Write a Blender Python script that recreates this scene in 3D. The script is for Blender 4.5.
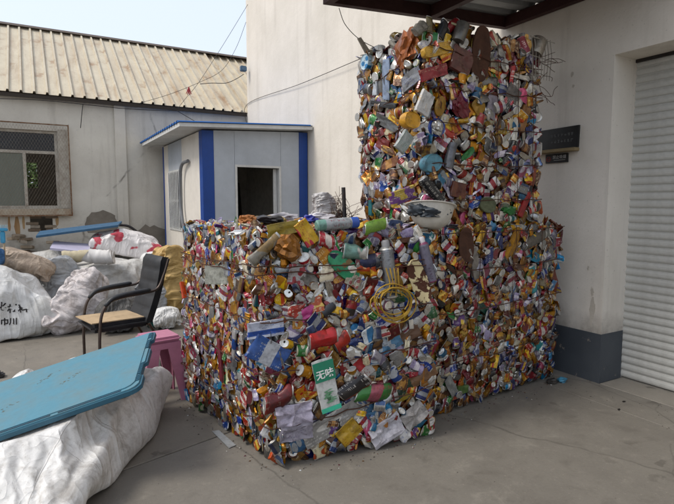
import bpy, bmesh, math, random
import numpy as np
from mathutils import Vector, Matrix, noise
from mathutils.bvhtree import BVHTree

scene = bpy.context.scene
for o in list(bpy.data.objects):
    bpy.data.objects.remove(o, do_unlink=True)
C = scene.collection
R = math.radians

# ------------------------------------------------------------------ camera
FPX, CXP, CYP, CAMH = 520.0, 337.0, 252.0, 1.5
YAW, PITCH = R(30), R(5.4)
cam = bpy.data.cameras.new('camera')
cam.sensor_width = 36.0
cam.lens = 36.0 * FPX / 674.0
cam.clip_start = 0.05
cam.clip_end = 900
camo = bpy.data.objects.new('camera', cam)
C.objects.link(camo)
camo.location = (0, 0, CAMH)
camo.rotation_euler = (math.pi / 2 - PITCH, 0, -YAW)
scene.camera = camo

# ------------------------------------------------------------------ sky, sun, exposure
SUN_EL, SUN_AZ = R(52), R(-82)        # azimuth measured from +Y towards +X: the light comes from the left of the yard
world = bpy.data.worlds.new('World')
scene.world = world
world.use_nodes = True
wn = world.node_tree
wn.nodes.clear()
sky = wn.nodes.new('ShaderNodeTexSky')
sky.sky_type = 'NISHITA'
sky.sun_disc = False
sky.sun_elevation = SUN_EL
sky.sun_rotation = SUN_AZ
sky.air_density = 1.6
sky.dust_density = 5.0
sky.ozone_density = 1.0
wmix = wn.nodes.new('ShaderNodeMix')
wmix.data_type = 'RGBA'
wmix.inputs[0].default_value = 0.7
wmix.inputs[7].default_value = (5.3, 5.8, 6.8, 1)
bg = wn.nodes.new('ShaderNodeBackground')
bg.inputs[1].default_value = 0.115
wo = wn.nodes.new('ShaderNodeOutputWorld')
wn.links.new(sky.outputs[0], wmix.inputs[6])
wn.links.new(wmix.outputs[2], bg.inputs[0])
wn.links.new(bg.outputs[0], wo.inputs[0])

sl = bpy.data.lights.new('sun', 'SUN')
sl.energy = 1.4
sl.angle = R(18)
sl.color = (1.0, 0.96, 0.9)
so = bpy.data.objects.new('sun', sl)
C.objects.link(so)
sd = Vector((math.sin(SUN_AZ) * math.cos(SUN_EL), math.cos(SUN_AZ) * math.cos(SUN_EL), math.sin(SUN_EL)))
so.rotation_euler = sd.to_track_quat('Z', 'Y').to_euler()
so.location = (-6, 4, 12)

vs = scene.view_settings
vs.view_transform = 'Standard'
vs.look = 'None'
vs.exposure = 0.72
vs.gamma = 1.0
vs.use_curve_mapping = False
scene.render.engine = 'CYCLES'
scene.cycles.max_bounces = 8

# ------------------------------------------------------------------ pixel helpers (a pixel gives a direction, a surface the distance)
_fw = Vector((math.sin(YAW) * math.cos(PITCH), math.cos(YAW) * math.cos(PITCH), -math.sin(PITCH)))
_rt = Vector((math.cos(YAW), -math.sin(YAW), 0))
_up = Vector((math.sin(YAW) * math.sin(PITCH), math.cos(YAW) * math.sin(PITCH), math.cos(PITCH)))
CAM = Vector((0, 0, CAMH))
def ray(x, y): return _fw + _rt * ((x - CXP) / FPX) - _up * ((y - CYP) / FPX)
def atz(x, y, z=0.0):
    r = ray(x, y); return CAM + r * ((z - CAMH) / r.z)
def atx(x, y, X):
    r = ray(x, y); return CAM + r * (X / r.x)
def aty(x, y, Y):
    r = ray(x, y); return CAM + r * (Y / r.y)
def atplane(x, y, p, n):
    r = ray(x, y); return CAM + r * ((p - CAM).dot(n) / r.dot(n))
def depth(p): return (p - CAM).dot(_fw)

# ------------------------------------------------------------------ materials
def srgb(h):
    if not isinstance(h, str): return (h[0], h[1], h[2], 1)
    h = h.lstrip('#'); o = []
    for i in (0, 2, 4):
        c = int(h[i:i + 2], 16) / 255
        o.append(c / 12.92 if c <= 0.04045 else ((c + 0.055) / 1.055) ** 2.4)
    return (*o, 1)

class MB:
    """a material under construction"""
    def __init__(s, name):
        s.m = bpy.data.materials.new(name); s.m.use_nodes = True
        s.t = s.m.node_tree; s.t.nodes.clear()
        s.out = s.t.nodes.new('ShaderNodeOutputMaterial')
        s.b = s.t.nodes.new('ShaderNodeBsdfPrincipled')
        s.t.links.new(s.b.outputs[0], s.out.inputs[0])
    def n(s, typ, ins=None, **props):
        nd = s.t.nodes.new(typ)
        for k, v in props.items(): setattr(nd, k, v)
        for k, v in (ins or {}).items(): s.set(nd.inputs[k], v)
        return nd
    def set(s, sock, v):
        if isinstance(v, bpy.types.NodeSocket): s.t.links.new(v, sock)
        else: sock.default_value = v
    def coord(s, kind='Object'): return s.n('ShaderNodeTexCoord').outputs[kind]
    def mapping(s, v, scale=(1, 1, 1), loc=(0, 0, 0), rot=(0, 0, 0)):
        return s.n('ShaderNodeMapping', {0: v, 1: loc, 2: rot, 3: scale}).outputs[0]
    def noise(s, v, scale=5, detail=4, rough=0.6, dist=0.0):
        return s.n('ShaderNodeTexNoise', {'Vector': v, 'Scale': scale, 'Detail': detail, 'Roughness': rough, 'Distortion': dist}).outputs[0]
    def voro(s, v, scale=5, feature='F1'):
        return s.n('ShaderNodeTexVoronoi', {'Vector': v, 'Scale': scale}, feature=feature)
    def ramp(s, f, a, b, lo=0.0, hi=1.0):
        return s.n('ShaderNodeMapRange', {0: f, 1: a, 2: b, 3: lo, 4: hi}).outputs[0]
    def math(s, op, a, b=0.0, c=0.0):
        return s.n('ShaderNodeMath', {0: a, 1: b, 2: c}, operation=op).outputs[0]
    def mix(s, f, a, b, mode='MIX'):
        nd = s.n('ShaderNodeMix', data_type='RGBA', blend_type=mode)
        s.set(nd.inputs[0], f); s.set(nd.inputs[6], a); s.set(nd.inputs[7], b)
        return nd.outputs[2]
    def sep(s, v): return s.n('ShaderNodeSeparateXYZ', {0: v}).outputs
    def comb(s, x, y, z): return s.n('ShaderNodeCombineXYZ', {0: x, 1: y, 2: z}).outputs[0]
    def bump(s, h, strength=0.3, dist=0.01):
        nd = s.n('ShaderNodeBump', {'Strength': strength, 'Distance': dist, 'Height': h})
        s.t.links.new(nd.outputs[0], s.b.inputs['Normal'])
    def fin(s, col=None, rough=None, metal=None, **kw):
        if col is not None: s.set(s.b.inputs['Base Color'], col)
        if rough is not None: s.set(s.b.inputs['Roughness'], rough)
        if metal is not None: s.set(s.b.inputs['Metallic'], metal)
        for k, v in kw.items(): s.set(s.b.inputs[k.replace('_', ' ')], v)
        return s.m

_mc = {}
def plain(name, col, rough=0.55, metal=0.0, grime=0.35, gcol='#4a3d30', scale=9.0, bump=0.0):
    """paint / plastic / metal with uneven grime"""
    key = (name, str(col))
    if key in _mc: return _mc[key]
    m = MB(name); v = m.coord('Object')
    n1 = m.noise(v, scale, 6, 0.7); n2 = m.noise(v, scale * 5, 3, 0.6)
    f = m.math('MULTIPLY', m.ramp(n1, 0.42, 0.72), grime)
    c = m.mix(f, srgb(col), srgb(gcol))
    c = m.mix(m.ramp(n2, 0.3, 0.7, 0.0, 0.16), c, m.mix(0.5, c, (0.02, 0.02, 0.02, 1)))
    r = m.ramp(n1, 0.3, 0.7, rough, min(1, rough + 0.25))
    if bump: m.bump(n2, bump, 0.004)
    _mc[key] = m.fin(c, r, metal)
    return _mc[key]

def plaster(name, col, col2, stain='#6b6052', streak=0.4, low=0.0, crack=0.0, scale=1.0):
    m = MB(name); v = m.coord('Object')
    a = m.noise(v, 1.3 * scale, 6, 0.65); b = m.noise(v, 14 * scale, 5, 0.65)
    c = m.mix(m.ramp(a, 0.35, 0.68), srgb(col), srgb(col2))
    st = m.noise(m.mapping(v, (4.5, 4.5, 0.35)), 1.0, 5, 0.65)
    c = m.mix(m.math('MULTIPLY', m.ramp(st, 0.53, 0.8), streak), c, srgb(stain))
    sp = m.noise(v, 55, 2, 0.5)
    c = m.mix(m.ramp(sp, 0.68, 0.76, 0, 0.35), c, srgb('#4d463e'))
    z = m.sep(v)[2]
    if low:
        lw = m.math('MULTIPLY', m.ramp(m.math('ADD', z, m.math('MULTIPLY', m.math('SUBTRACT', a, 0.5), 1.2)), 0.2, low, 0.85, 0.0), m.ramp(b, 0.25, 0.6, 0.55, 1.0))
        c = m.mix(lw, c, srgb('#6d665c'))
    if crack:
        vd = m.n('ShaderNodeTexVoronoi', {'Vector': m.mix(0.12, v, m.n('ShaderNodeTexNoise', {'Vector': v, 'Scale': 3.0, 'Detail': 5.0}).outputs[1]), 'Scale': 0.55}, feature='DISTANCE_TO_EDGE').outputs[0]
        ck = m.math('MULTIPLY', m.ramp(vd, 0.0, 0.012, 1.0, 0.0), m.ramp(a, 0.45, 0.6))
        c = m.mix(m.math('MULTIPLY', ck, crack), c, srgb('#4b4339'))
    m.bump(m.math('ADD', b, m.math('MULTIPLY', sp, 0.4)), 0.28, 0.012)
    return m.fin(c, m.ramp(b, 0.3, 0.7, 0.75, 0.95))

def label(name, base, acc, acc2, metal=0.45, rough=0.34, design=0, grime=0.55, gcol='#1f160f'):
    """printed tin or carton: ground colour, a panel, a mark and rows of small print"""
    m = MB(name)
    uv = m.n('ShaderNodeUVMap', uv_map='uv').outputs[0]
    rn = m.n('ShaderNodeAttribute', attribute_name='rnd').outputs['Fac']
    u, w, _ = m.sep(uv)
    off = m.comb(m.math('MULTIPLY', rn, 37.0), m.math('MULTIPLY', rn, 53.0), rn)
    pv = m.n('ShaderNodeVectorMath', {0: uv, 1: off}, operation='ADD').outputs[0]
    us = m.math('FRACT', m.math('ADD', u, rn))
    big = m.noise(m.mapping(pv, (2.2, 2.6, 1)), 1.0, 1, 0.4)
    if design == 0:
        f = m.ramp(big, 0.53, 0.56)
    elif design == 1:
        f = m.math('MULTIPLY', m.math('GREATER_THAN', us, 0.36), m.math('LESS_THAN', us, 0.66))
    elif design == 2:
        f = m.math('LESS_THAN', m.math('ABSOLUTE', m.math('SUBTRACT', w, 0.5)), 0.17)
    else:
        f = m.ramp(m.voro(m.mapping(pv, (2.2, 1.6, 1)), 1.0).outputs['Distance'], 0.33, 0.36, 1, 0)
    c = m.mix(f, srgb(base), srgb(acc))
    rows = m.math('LESS_THAN', m.math('FRACT', m.math('MULTIPLY', us, 7.0)), 0.5)
    gl = m.math('GREATER_THAN', m.noise(m.mapping(pv, (7.0, 30.0, 1)), 1.0, 1, 0.5), 0.54)
    zone = m.math('GREATER_THAN', m.noise(m.mapping(pv, (2.0, 2.0, 1), (4, 7, 0)), 1.0, 0, 0.5), 0.52)
    tx = m.math('MULTIPLY', m.math('MULTIPLY', rows, gl), zone)
    c = m.mix(m.math('MULTIPLY', tx, 0.6), c, srgb(acc2))
    o = m.coord('Object')
    on = m.n('ShaderNodeVectorMath', {0: o, 1: off}, operation='ADD').outputs[0]
    g = m.noise(on, 22, 5, 0.7)
    c = m.mix(m.math('MULTIPLY', m.ramp(g, 0.46, 0.72), grime), c, srgb(gcol))
    hv = m.n('ShaderNodeHueSaturation', {'Hue': m.ramp(rn, 0, 1, 0.488, 0.512), 'Saturation': m.ramp(m.math('FRACT', m.math('MULTIPLY', rn, 7.7)), 0, 1, 0.95, 1.22), 'Value': m.ramp(m.math('FRACT', m.math('MULTIPLY', rn, 3.3)), 0, 1, 0.28, 1.08), 'Color': c}).outputs[0]
    m.bump(m.noise(on, 60, 3, 0.6), 0.35, 0.004)
    return m.fin(hv, m.ramp(g, 0.35, 0.75, rough - .1, rough + 0.25), metal, Coat_Weight=.35, Coat_Roughness=.14)

def metal_mat(name, col, rough=0.3, grime=0.4, gcol='#3a2a1c', metal=0.95):
    m = MB(name); v = m.coord('Object')
    rn = m.n('ShaderNodeAttribute', attribute_name='rnd').outputs['Fac']
    on = m.n('ShaderNodeVectorMath', {0: v, 1: m.comb(m.math('MULTIPLY', rn, 31), rn, rn)}, operation='ADD').outputs[0]
    g = m.noise(on, 20, 5, 0.7)
    c = m.mix(m.math('MULTIPLY', m.ramp(g, 0.45, 0.7), grime), srgb(col), srgb(gcol))
    c = m.mix(m.ramp(m.math('FRACT', m.math('MULTIPLY', rn, 5.1)), 0, 1, 0.0, 0.45), c, srgb('#2a2118'))
    m.bump(m.noise(on, 70, 2, 0.6), 0.3, 0.004)
    return m.fin(c, m.ramp(g, 0.3, 0.7, rough, rough + 0.3), m.ramp(g, 0.45, 0.7, metal, metal * 0.4))

ALU = metal_mat('aluminium', '#d2d0ca', 0.2)
STEEL = metal_mat('tinned_steel', '#a8a296', 0.35, 0.7, '#5a3b22')
RUST = plain('rusty_wire', '#4a2b1b', 0.85, 0.2, 0.5, '#2a1710', 30)
RUSTPLATE = plain('rust', '#4b2d1c', 0.9, 0.05, 0.6, '#251711', 14, 0.5)
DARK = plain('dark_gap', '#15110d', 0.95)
BLACKP = plain('black_plastic', '#1a1a1b', 0.45)

# ------------------------------------------------------------------ mesh helpers
def mesh_of(name, verts, faces, mats, fm=None, uv=None, smooth=None, rnd=None):
    me = bpy.data.meshes.new(name)
    me.from_pydata([tuple(map(float, v)) for v in verts], [], faces)
    for m in (mats if isinstance(mats, (list, tuple)) else [mats]): me.materials.append(m)
    if fm is not None: me.polygons.foreach_set('material_index', np.asarray(fm, dtype=np.int32))
    if uv is not None:
        li = np.zeros(len(me.loops), dtype=np.int32); me.loops.foreach_get('vertex_index', li)
        l = me.uv_layers.new(name='uv'); l.data.foreach_set('uv', np.asarray(uv, dtype=np.float32)[li].ravel())
    if rnd is not None:
        a = me.attributes.new('rnd', 'FLOAT', 'POINT')
        a.data.foreach_set('value', np.broadcast_to(np.asarray(rnd, dtype=np.float32), (len(verts),)).copy())
    if smooth:
        me.polygons.foreach_set('use_smooth', np.ones(len(me.polygons), dtype=bool))
        if smooth < 3: me.set_sharp_from_angle(angle=smooth)
    me.update()
    return me

def wmat(o):
    m = o.matrix_basis.copy()
    if o.parent is not None: m = wmat(o.parent) @ o.matrix_parent_inverse @ m
    return m

def link_skew(name, me, parent, M):
    o = bpy.data.objects.new(name, me)
    C.objects.link(o)
    o.parent = parent; o.matrix_parent_inverse = wmat(parent).inverted() @ M
    return o

def squash(M, N, k):
    """press a placed piece flat along N about its own place"""
    N = Vector(N).normalized(); S = Matrix.Scale(k, 4, N); T = Matrix.Translation(M.translation)
    return T @ S @ T.inverted() @ M

def link(name, me, parent=None, mat=None, local=False):
    """mat and mesh are in world space unless local, then they are in the parent's space"""
    o = bpy.data.objects.new(name, me)
    C.objects.link(o)
    if mat is not None: o.matrix_basis = mat
    if parent is not None:
        o.parent = parent
        o.matrix_parent_inverse = Matrix.Identity(4) if local else wmat(parent).inverted()
    return o

def thing(name, label_, cat, loc=(0, 0, 0), rotz=0.0, group=None):
    o = bpy.data.objects.new(name, None)
    o.empty_display_size = 0.1
    C.objects.link(o)
    o.location = loc; o.rotation_euler = (0, 0, rotz)
    return tag(o, label_, cat, group)

def tag(o, label_, cat, group=None):
    o['label'] = label_; o['category'] = cat
    if group: o['group'] = group
    return o

def struct(o):
    o['kind'] = 'structure'; return o

class G:
    """collects shapes into one mesh"""
    def __init__(s): s.v = []; s.f = []; s.m = []
    def add(s, verts, faces, mi=0):
        b = len(s.v); s.v += [Vector(v) for v in verts]; s.f += [tuple(i + b for i in f) for f in faces]; s.m += [mi] * len(faces)
        return s
    def box(s, x0, x1, y0, y1, z0, z1, mi=0, bev=0.0):
        if bev > 0:
            bm = bmesh.new()
            bmesh.ops.create_cube(bm, size=1)
            for v in bm.verts: v.co = Vector(((x0 + x1) / 2 + v.co.x * (x1 - x0), (y0 + y1) / 2 + v.co.y * (y1 - y0), (z0 + z1) / 2 + v.co.z * (z1 - z0)))
            bmesh.ops.bevel(bm, geom=bm.edges[:], offset=bev, segments=2, affect='EDGES')
            bm.verts.index_update()
            s.add([v.co.copy() for v in bm.verts], [[v.index for v in f.verts] for f in bm.faces], mi); bm.free()
            return s
        v = [(x, y, z) for x in (x0, x1) for y in (y0, y1) for z in (z0, z1)]
        return s.add(v, [(0, 1, 3, 2), (4, 6, 7, 5), (0, 4, 5, 1), (2, 3, 7, 6), (0, 2, 6, 4), (1, 5, 7, 3)], mi)
    def tube(s, pts, r, n=8, mi=0, cap=True):
        pts = [Vector(p) for p in pts]
        rr = r if isinstance(r, (list, tuple)) else [r] * len(pts)
        vs_, fs = [], []
        pn = None
        for i, p in enumerate(pts):
            d = (pts[min(i + 1, len(pts) - 1)] - pts[max(i - 1, 0)])
            d = d.normalized() if d.length > 1e-9 else Vector((0, 0, 1))
            a = pn if pn is not None else (Vector((0, 0, 1)) if abs(d.z) < 0.9 else Vector((1, 0, 0)))
            x = (a - d * a.dot(d)).normalized(); y = d.cross(x); pn = x
            for k in range(n):
                t = 2 * math.pi * k / n
                vs_.append(p + (x * math.cos(t) + y * math.sin(t)) * rr[i])
        for i in range(len(pts) - 1):
            for k in range(n):
                a = i * n + k; b = i * n + (k + 1) % n
                fs.append((a, b, b + n, a + n))
        if cap:
            fs.append(tuple(range(n - 1, -1, -1))); e = (len(pts) - 1) * n
            fs.append(tuple(range(e, e + n)))
        return s.add(vs_, fs, mi)
    def prism(s, poly, d, mi=0):
        """poly: list of 3D points, d: extrusion vector"""
        n = len(poly); d = Vector(d)
        v = [Vector(p) for p in poly] + [Vector(p) + d for p in poly]
        f = [tuple(range(n - 1, -1, -1)), tuple(range(n, 2 * n))] + [(i, (i + 1) % n, (i + 1) % n + n, i + n) for i in range(n)]
        return s.add(v, f, mi)
    def obj(s, name, mats, parent=None, smooth=None, local=False):
        me = mesh_of(name, s.v, s.f, mats, s.m, smooth=smooth)
        bm = bmesh.new(); bm.from_mesh(me); bmesh.ops.recalc_face_normals(bm, faces=bm.faces[:]); bm.to_mesh(me); bm.free()
        if smooth and smooth < 3: me.set_sharp_from_angle(angle=smooth)
        return link(name, me, parent, local=local)

def spline(pts, n=8):
    """Catmull-Rom through the points"""
    P = [Vector(p) for p in pts]; P = [P[0] * 2 - P[1]] + P + [P[-1] * 2 - P[-2]]
    out = []
    for i in range(1, len(P) - 2):
        for k in range(n):
            t = k / n
            a, b, c, d = P[i - 1], P[i], P[i + 1], P[i + 2]
            out.append(0.5 * ((2 * b) + (c - a) * t + (2 * a - 5 * b + 4 * c - d) * t * t + (3 * b - a - 3 * c + d) * t ** 3))
    out.append(P[-2]); return out

def text_mesh(body, size, mat, extrude=0.0, bold=0.0):
    cu = bpy.data.curves.new('lettering', 'FONT')
    cu.body = body; cu.size = size; cu.extrude = extrude; cu.offset = bold
    cu.align_x = 'CENTER'; cu.align_y = 'CENTER'; cu.resolution_u = 2
    o = bpy.data.objects.new('lettering', cu); C.objects.link(o)
    bpy.context.view_layer.update()
    me = bpy.data.meshes.new_from_object(o.evaluated_get(bpy.context.evaluated_depsgraph_get()))
    bpy.data.objects.remove(o, do_unlink=True); bpy.data.curves.remove(cu)
    me.materials.clear(); me.materials.append(mat)
    return me

def frame(origin, xa, na):
    """matrix with local X along xa and local Z along na"""
    na = Vector(na).normalized(); xa = Vector(xa); xa = (xa - na * xa.dot(na)).normalized(); ya = na.cross(xa)
    m = Matrix((xa, ya, na)).transposed().to_4x4(); m.translation = Vector(origin); return m

# ================================================================== THE SETTING
# ---- ground: a base sheet to the horizon, concrete slabs with open joints on top
def concrete(name, c1, c2, dark, seed=0):
    m = MB(name); v = m.coord('Object')
    v = m.mapping(v, loc=(seed * 3.1, seed * 1.7, 0))
    a = m.noise(v, 0.8, 7, 0.68, 0.6); b = m.noise(v, 5.5, 7, 0.72, 0.3); f = m.noise(v, 60, 4, 0.7)
    c = m.mix(m.ramp(a, 0.33, 0.66), srgb(c1), srgb(c2))
    c = m.mix(m.ramp(b, 0.52, 0.75, 0, 0.38), c, srgb(dark))
    c = m.mix(m.ramp(b, 0.44, 0.3, 0, 0.22), c, srgb('#a29a8d'))
    vd = m.n('ShaderNodeTexVoronoi', {'Vector': m.mix(0.1, v, m.n('ShaderNodeTexNoise', {'Vector': v, 'Scale': 2.5, 'Detail': 6.0}).outputs[1]), 'Scale': 0.45}, feature='DISTANCE_TO_EDGE').outputs[0]
    c = m.mix(m.math('MULTIPLY', m.ramp(vd, 0.0, 0.003, 0.5, 0.0), m.ramp(a, 0.42, 0.55)), c, srgb('#2d2822'))
    sc_ = m.noise(m.mapping(v, (1.0, 14, 1), rot=(0, 0, .5)), 1.5, 4, .6)
    c = m.mix(m.ramp(sc_, 0.66, 0.78, 0, 0.12), c, srgb('#a59d90'))
    # damp blots with a hard outline
    w = m.voro(m.mix(0.18, v, m.n('ShaderNodeTexNoise', {'Vector': v, 'Scale': 9.0, 'Detail': 3.0}).outputs[1]), 5.0).outputs['Distance']
    bl = m.math('MULTIPLY', m.ramp(w, 0.15, 0.2, 1, 0), m.ramp(m.noise(v, 0.9, 2, 0.5), 0.5, 0.58))
    c = m.mix(m.math('MULTIPLY', bl, 0.55), c, srgb('#2f2820'))
    c = m.mix(m.ramp(f, 0.58, 0.75, 0, 0.35), c, srgb('#3a332b'))
    c = m.mix(m.ramp(f, 0.38, 0.28, 0, 0.3), c, srgb('#b5aa98'))
    m.bump(m.math('ADD', m.math('MULTIPLY', b, 0.6), m.math('MULTIPLY', f, 0.35)), 0.35, 0.012)
    return m.fin(c, m.ramp(b, 0.35, 0.7, 0.88, 0.6))
CON_A = concrete('yard_concrete', '#666056', '#787166', '#453f38', 0)
CON_B = concrete('yard_concrete_front', '#625d55', '#726d64', '#423d37', 2)
CON_C = concrete('threshold_concrete', '#7b756b', '#8a847a', '#55504a', 5)

g = G(); g.add([(-400, -400, -0.05), (400, -400, -0.05), (400, 400, -0.05), (-400, 400, -0.05)], [(0, 1, 2, 3)])
ground = struct(g.obj('ground', CON_A))
j0 = Vector((-0.094, 2.908, 0)); jd = Vector((1.169, 0.308, 0)).normalized(); jn = Vector((-jd.y, jd.x, 0))
def jline(x, side): # a point of the slab joint at this x, pushed to one side
    t = (x - j0.x) / jd.x; return j0 + jd * t + jn * (0.006 * side)
def slab(poly, mat):
    bm = bmesh.new()
    vs_ = [bm.verts.new((p[0], p[1], 0)) for p in poly]
    f = bm.faces.new(vs_); 
    if f.normal.z < 0: f.normal_flip()
    r = bmesh.ops.extrude_face_region(bm, geom=[f])
    for e in r['geom']:
        if isinstance(e, bmesh.types.BMVert): e.co.z = -0.045
    bmesh.ops.recalc_face_normals(bm, faces=bm.faces[:])
    top = [e for e in bm.edges if all(abs(v.co.z) < 1e-5 for v in e.verts)]
    bmesh.ops.bevel(bm, geom=top, offset=0.004, segments=1, affect='EDGES')
    me = bpy.data.meshes.new('slab'); bm.to_mesh(me); bm.free(); me.materials.append(mat)
    o = link('concrete_slab', me, ground); return o
XJ = 3.60
slab([jline(-14, 1), jline(XJ - .005, 1), (XJ - .005, 10.7), (XJ - .005, 30), (-14, 30)], CON_A)
slab([jline(-14, -1), (-14, -14), (XJ - .005, -14), jline(XJ - .005, -1)], CON_B)
slab([(XJ + .004, -14), (4.0, -14), (4.0, 10.7), (XJ + .004, 10.7)], CON_B)
slab([(4.006, -1.4), (4.5, -1.4), (4.5, 2.556), (4.006, 2.556)], CON_C)

# ---- wall sheet with rectangular openings, in any vertical plane
def wall_geo(g, P, U, N, us, vs_, holes, th, mi=0):
    """P origin, U along, N outward; us/vs_ grid lines; holes = set of (i,j) cells left out"""
    P = Vector(P); U = Vector(U); N = Vector(N); Z = Vector((0, 0, 1))
    solid = lambda i, j: 0 <= i < len(us) - 1 and 0 <= j < len(vs_) - 1 and (i, j) not in holes
    q = lambda u, v, d: P + U * u + Z * v - N * d
    for i in range(len(us) - 1):
        for j in range(len(vs_) - 1):
            if not solid(i, j): continue
            a, b, c, d = us[i], us[i + 1], vs_[j], vs_[j + 1]
            g.add([q(a, c, 0), q(b, c, 0), q(b, d, 0), q(a, d, 0)], [(0, 1, 2, 3)], mi)
            g.add([q(a, c, th), q(a, d, th), q(b, d, th), q(b, c, th)], [(0, 1, 2, 3)], mi)
            for (ni, nj, e) in ((i - 1, j, ((a, c), (a, d))), (i + 1, j, ((b, c), (b, d))), (i, j - 1, ((a, c), (b, c))), (i, j + 1, ((a, d), (b, d)))):
                if not solid(ni, nj):
                    (u0, v0), (u1, v1) = e
                    g.add([q(u0, v0, 0), q(u1, v1, 0), q(u1, v1, th), q(u0, v0, th)], [(0, 1, 2, 3)], mi)
    return g
def weld(o):
    bm = bmesh.new(); bm.from_mesh(o.data); bmesh.ops.remove_doubles(bm, verts=bm.verts[:], dist=1e-4)
    bmesh.ops.recalc_face_normals(bm, faces=bm.faces[:]); bm.to_mesh(o.data); bm.free(); return o

# ---- white two-storey building along the right with the roller shutter
WHITE = plaster('white_render', '#d9d2c7', '#ccc5b9', '#968d81', 0.4, 0.6)
wb = thing('white_building', 'tall white rendered building running along the right behind the bales', 'building', (4.2, 4, 0))
g = G()
wall_geo(g, (4.0, 10.74, 0), (0, -1, 0), (-1, 0, 0), [0, 8.18, 11.9, 17], [0, 2.66, 7.2], {(1, 0)}, 0.42)
weld(g.obj('wall', WHITE, wb))
g = G(); g.box(4.42, 9.5, -6.26, 10.74, 2.9, 7.2); g.box(4.42, 9.5, 2.9, 10.74, 0, 2.896); g.obj('wall', WHITE, wb)
g = G(); g.box(3.9, 9.6, -6.4, 10.8, 7.2, 7.35); g.obj('roof', WHITE, wb)
# painted dado on the pier
dm = MB('blue_grey_dado'); v = dm.coord('Object')
n1 = dm.noise(v, 7, 6, 0.7, 0.5); n2 = dm.noise(v, 2, 3, 0.6)
c = dm.mix(dm.ramp(n2, 0.3, 0.7), srgb('#3a3f45'), srgb('#464b50'))
c = dm.mix(dm.ramp(n1, 0.64, 0.66), c, srgb('#77716a'))
dm.bump(n1, 0.3, 0.01)
DADO = dm.fin(c, 0.6)
g = G(); g.box(3.997, 4.3, 2.557, 10.7, 0, 0.415); g.obj('painted_dado', DADO, wb)
# chipped render on the pier
def blob_poly(n, rx, ry, seed, rough=0.25):
    rg = random.Random(seed); return [(math.cos(2 * math.pi * k / n) * rx * (1 + rg.uniform(-rough, rough)), math.sin(2 * math.pi * k / n) * ry * (1 + rg.uniform(-rough, rough))) for k in range(n)]
CHIP = plaster('chipped_render', '#bdb5a8', '#aca497', streak=0.1)
for k, (px_, py_, rx, ry) in enumerate([(592, 310, .022, .11), (592, 292, .014, .04), (588, 268, .008, .02), (572, 74, .012, .02), (573, 86, .01, .014)]):
    p = atx(px_, py_, 3.998)
    g = G(); g.prism([(3.998, p.y + a, p.z + b) for a, b in blob_poly(18, rx, ry, k, 0.4)], (0.01, 0, 0)); g.obj('chipped_patch', CHIP, wb)

# roller shutter
SH = plain('shutter_paint', '#c4c4be', 0.5, 0.1, 0.45, '#77706a', 2.2)
SHD = plain('shutter_rail', '#2e2c2b', 0.6, 0.3)
rs = thing('roller_shutter', 'white ribbed roller shutter closed in the doorway at the right edge', 'shutter', (4.31, 1, 0))
pitch = 0.063
prof = [(0.0, 0.0), (-0.006, 0.006), (-0.010, 0.018), (-0.010, 0.034), (-0.005, 0.048), (0.003, 0.054), (0.003, 0.0632)]
g = G()
for k in range(len(prof) - 1):
    (a, b), (c_, d) = prof[k], prof[k + 1]
    g.add([(a, 0, b), (c_, 0, d), (c_, -3.7, d), (a, -3.7, b)], [(0, 1, 2, 3)])
for k in (0, -3.7): g.add([(a, k, b) for a, b in prof], [tuple(range(len(prof)))])
slat_me = mesh_of('slat', g.v, g.f, SH, g.m, smooth=0.9)
for k in range(42):
    o = link('slat', slat_me, rs, Matrix.Translation((4.31, 2.6, 0.012 + k * pitch)))
g = G(); g.box(4.285, 4.3, -1.0, 2.57, 2.635, 2.66); g.obj('head_rail', SHD, rs)
g = G(); g.box(4.27, 4.30, 2.575, 2.602, 0.0, 2.6); g.obj('guide_rail', plain('rail_cream', '#a8a08c', 0.6), rs)

# plaques on the wall
def plaque(name, lab, pts, th, mat):
    t = thing(name, lab, 'sign', pts[3])
    g = G(); g.prism(pts, (-th, 0, 0)); g.obj('board', mat, t); return t
SBLK = plain('black_plaque', '#0e1112', 0.3, 0.0, 0.2, '#2b2a28')
PRINT = plain('grey_print', '#6a6c6b', 0.6); PRINTW = plain('white_print', '#c9c9c6', 0.6); PRINTR = plain('red_print', '#8a2a25', 0.6)
P = lambda y, z: Vector((3.997, y, z))
big = plaque('black_plaque', 'long black plaque with two rows of faint lettering on a tan ledge', [P(3.30, 2.145), P(2.832, 2.152), P(2.836, 1.968), P(3.30, 1.975)], 0.02, SBLK)
g = G(); g.box(3.925, 3.998, 2.80 + .03, 3.30, 1.938, 1.966, bev=.004); g.obj('ledge', plain('tan_ledge', '#8b7a58', 0.7), big)
rg = random.Random(4)
for r_ in range(2):
    for k in range(7):
        g = G(); y = 3.09 - k * 0.033; z = 2.085 - r_ * 0.052
        for q in range(4):
            a = rg.uniform(-.008, .006); b = rg.uniform(-.011, .011)
            if rg.random() < .5: g.box(3.975, 3.9765, y - .011, y + .009, z + b, z + b + .0028)
            else: g.box(3.975, 3.9765, y + a, y + a + .0028, z - .012, z + .012)
        g.obj('lettering', PRINT, big)
sml = plaque('no_smoking_plaque', 'small black plaque with white lettering and red mark under the long plaque', [P(3.158, 1.929), P(2.933, 1.929), P(2.931, 1.851), P(3.156, 1.851)], 0.012, SBLK)
me = text_mesh('禁止吸烟', 0.034, PRINTW)
link('lettering', me, sml, frame((3.984, 3.015, 1.898), (0, -1, 0), (-1, 0, 0)))
g = G(); g.box(3.9835, 3.985, 2.955, 3.07, 1.872, 1.8745); g.obj('lettering', PRINTW, sml)
g = G(); g.tube([(3.984, 3.125 + .02 * math.cos(t * .5236), 1.887 + .02 * math.sin(t * .5236)) for t in range(13)], .003, 5); g.box(3.983, 3.985, 3.11, 3.14, 1.884, 1.889); g.obj('mark', PRINTR, sml)

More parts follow.
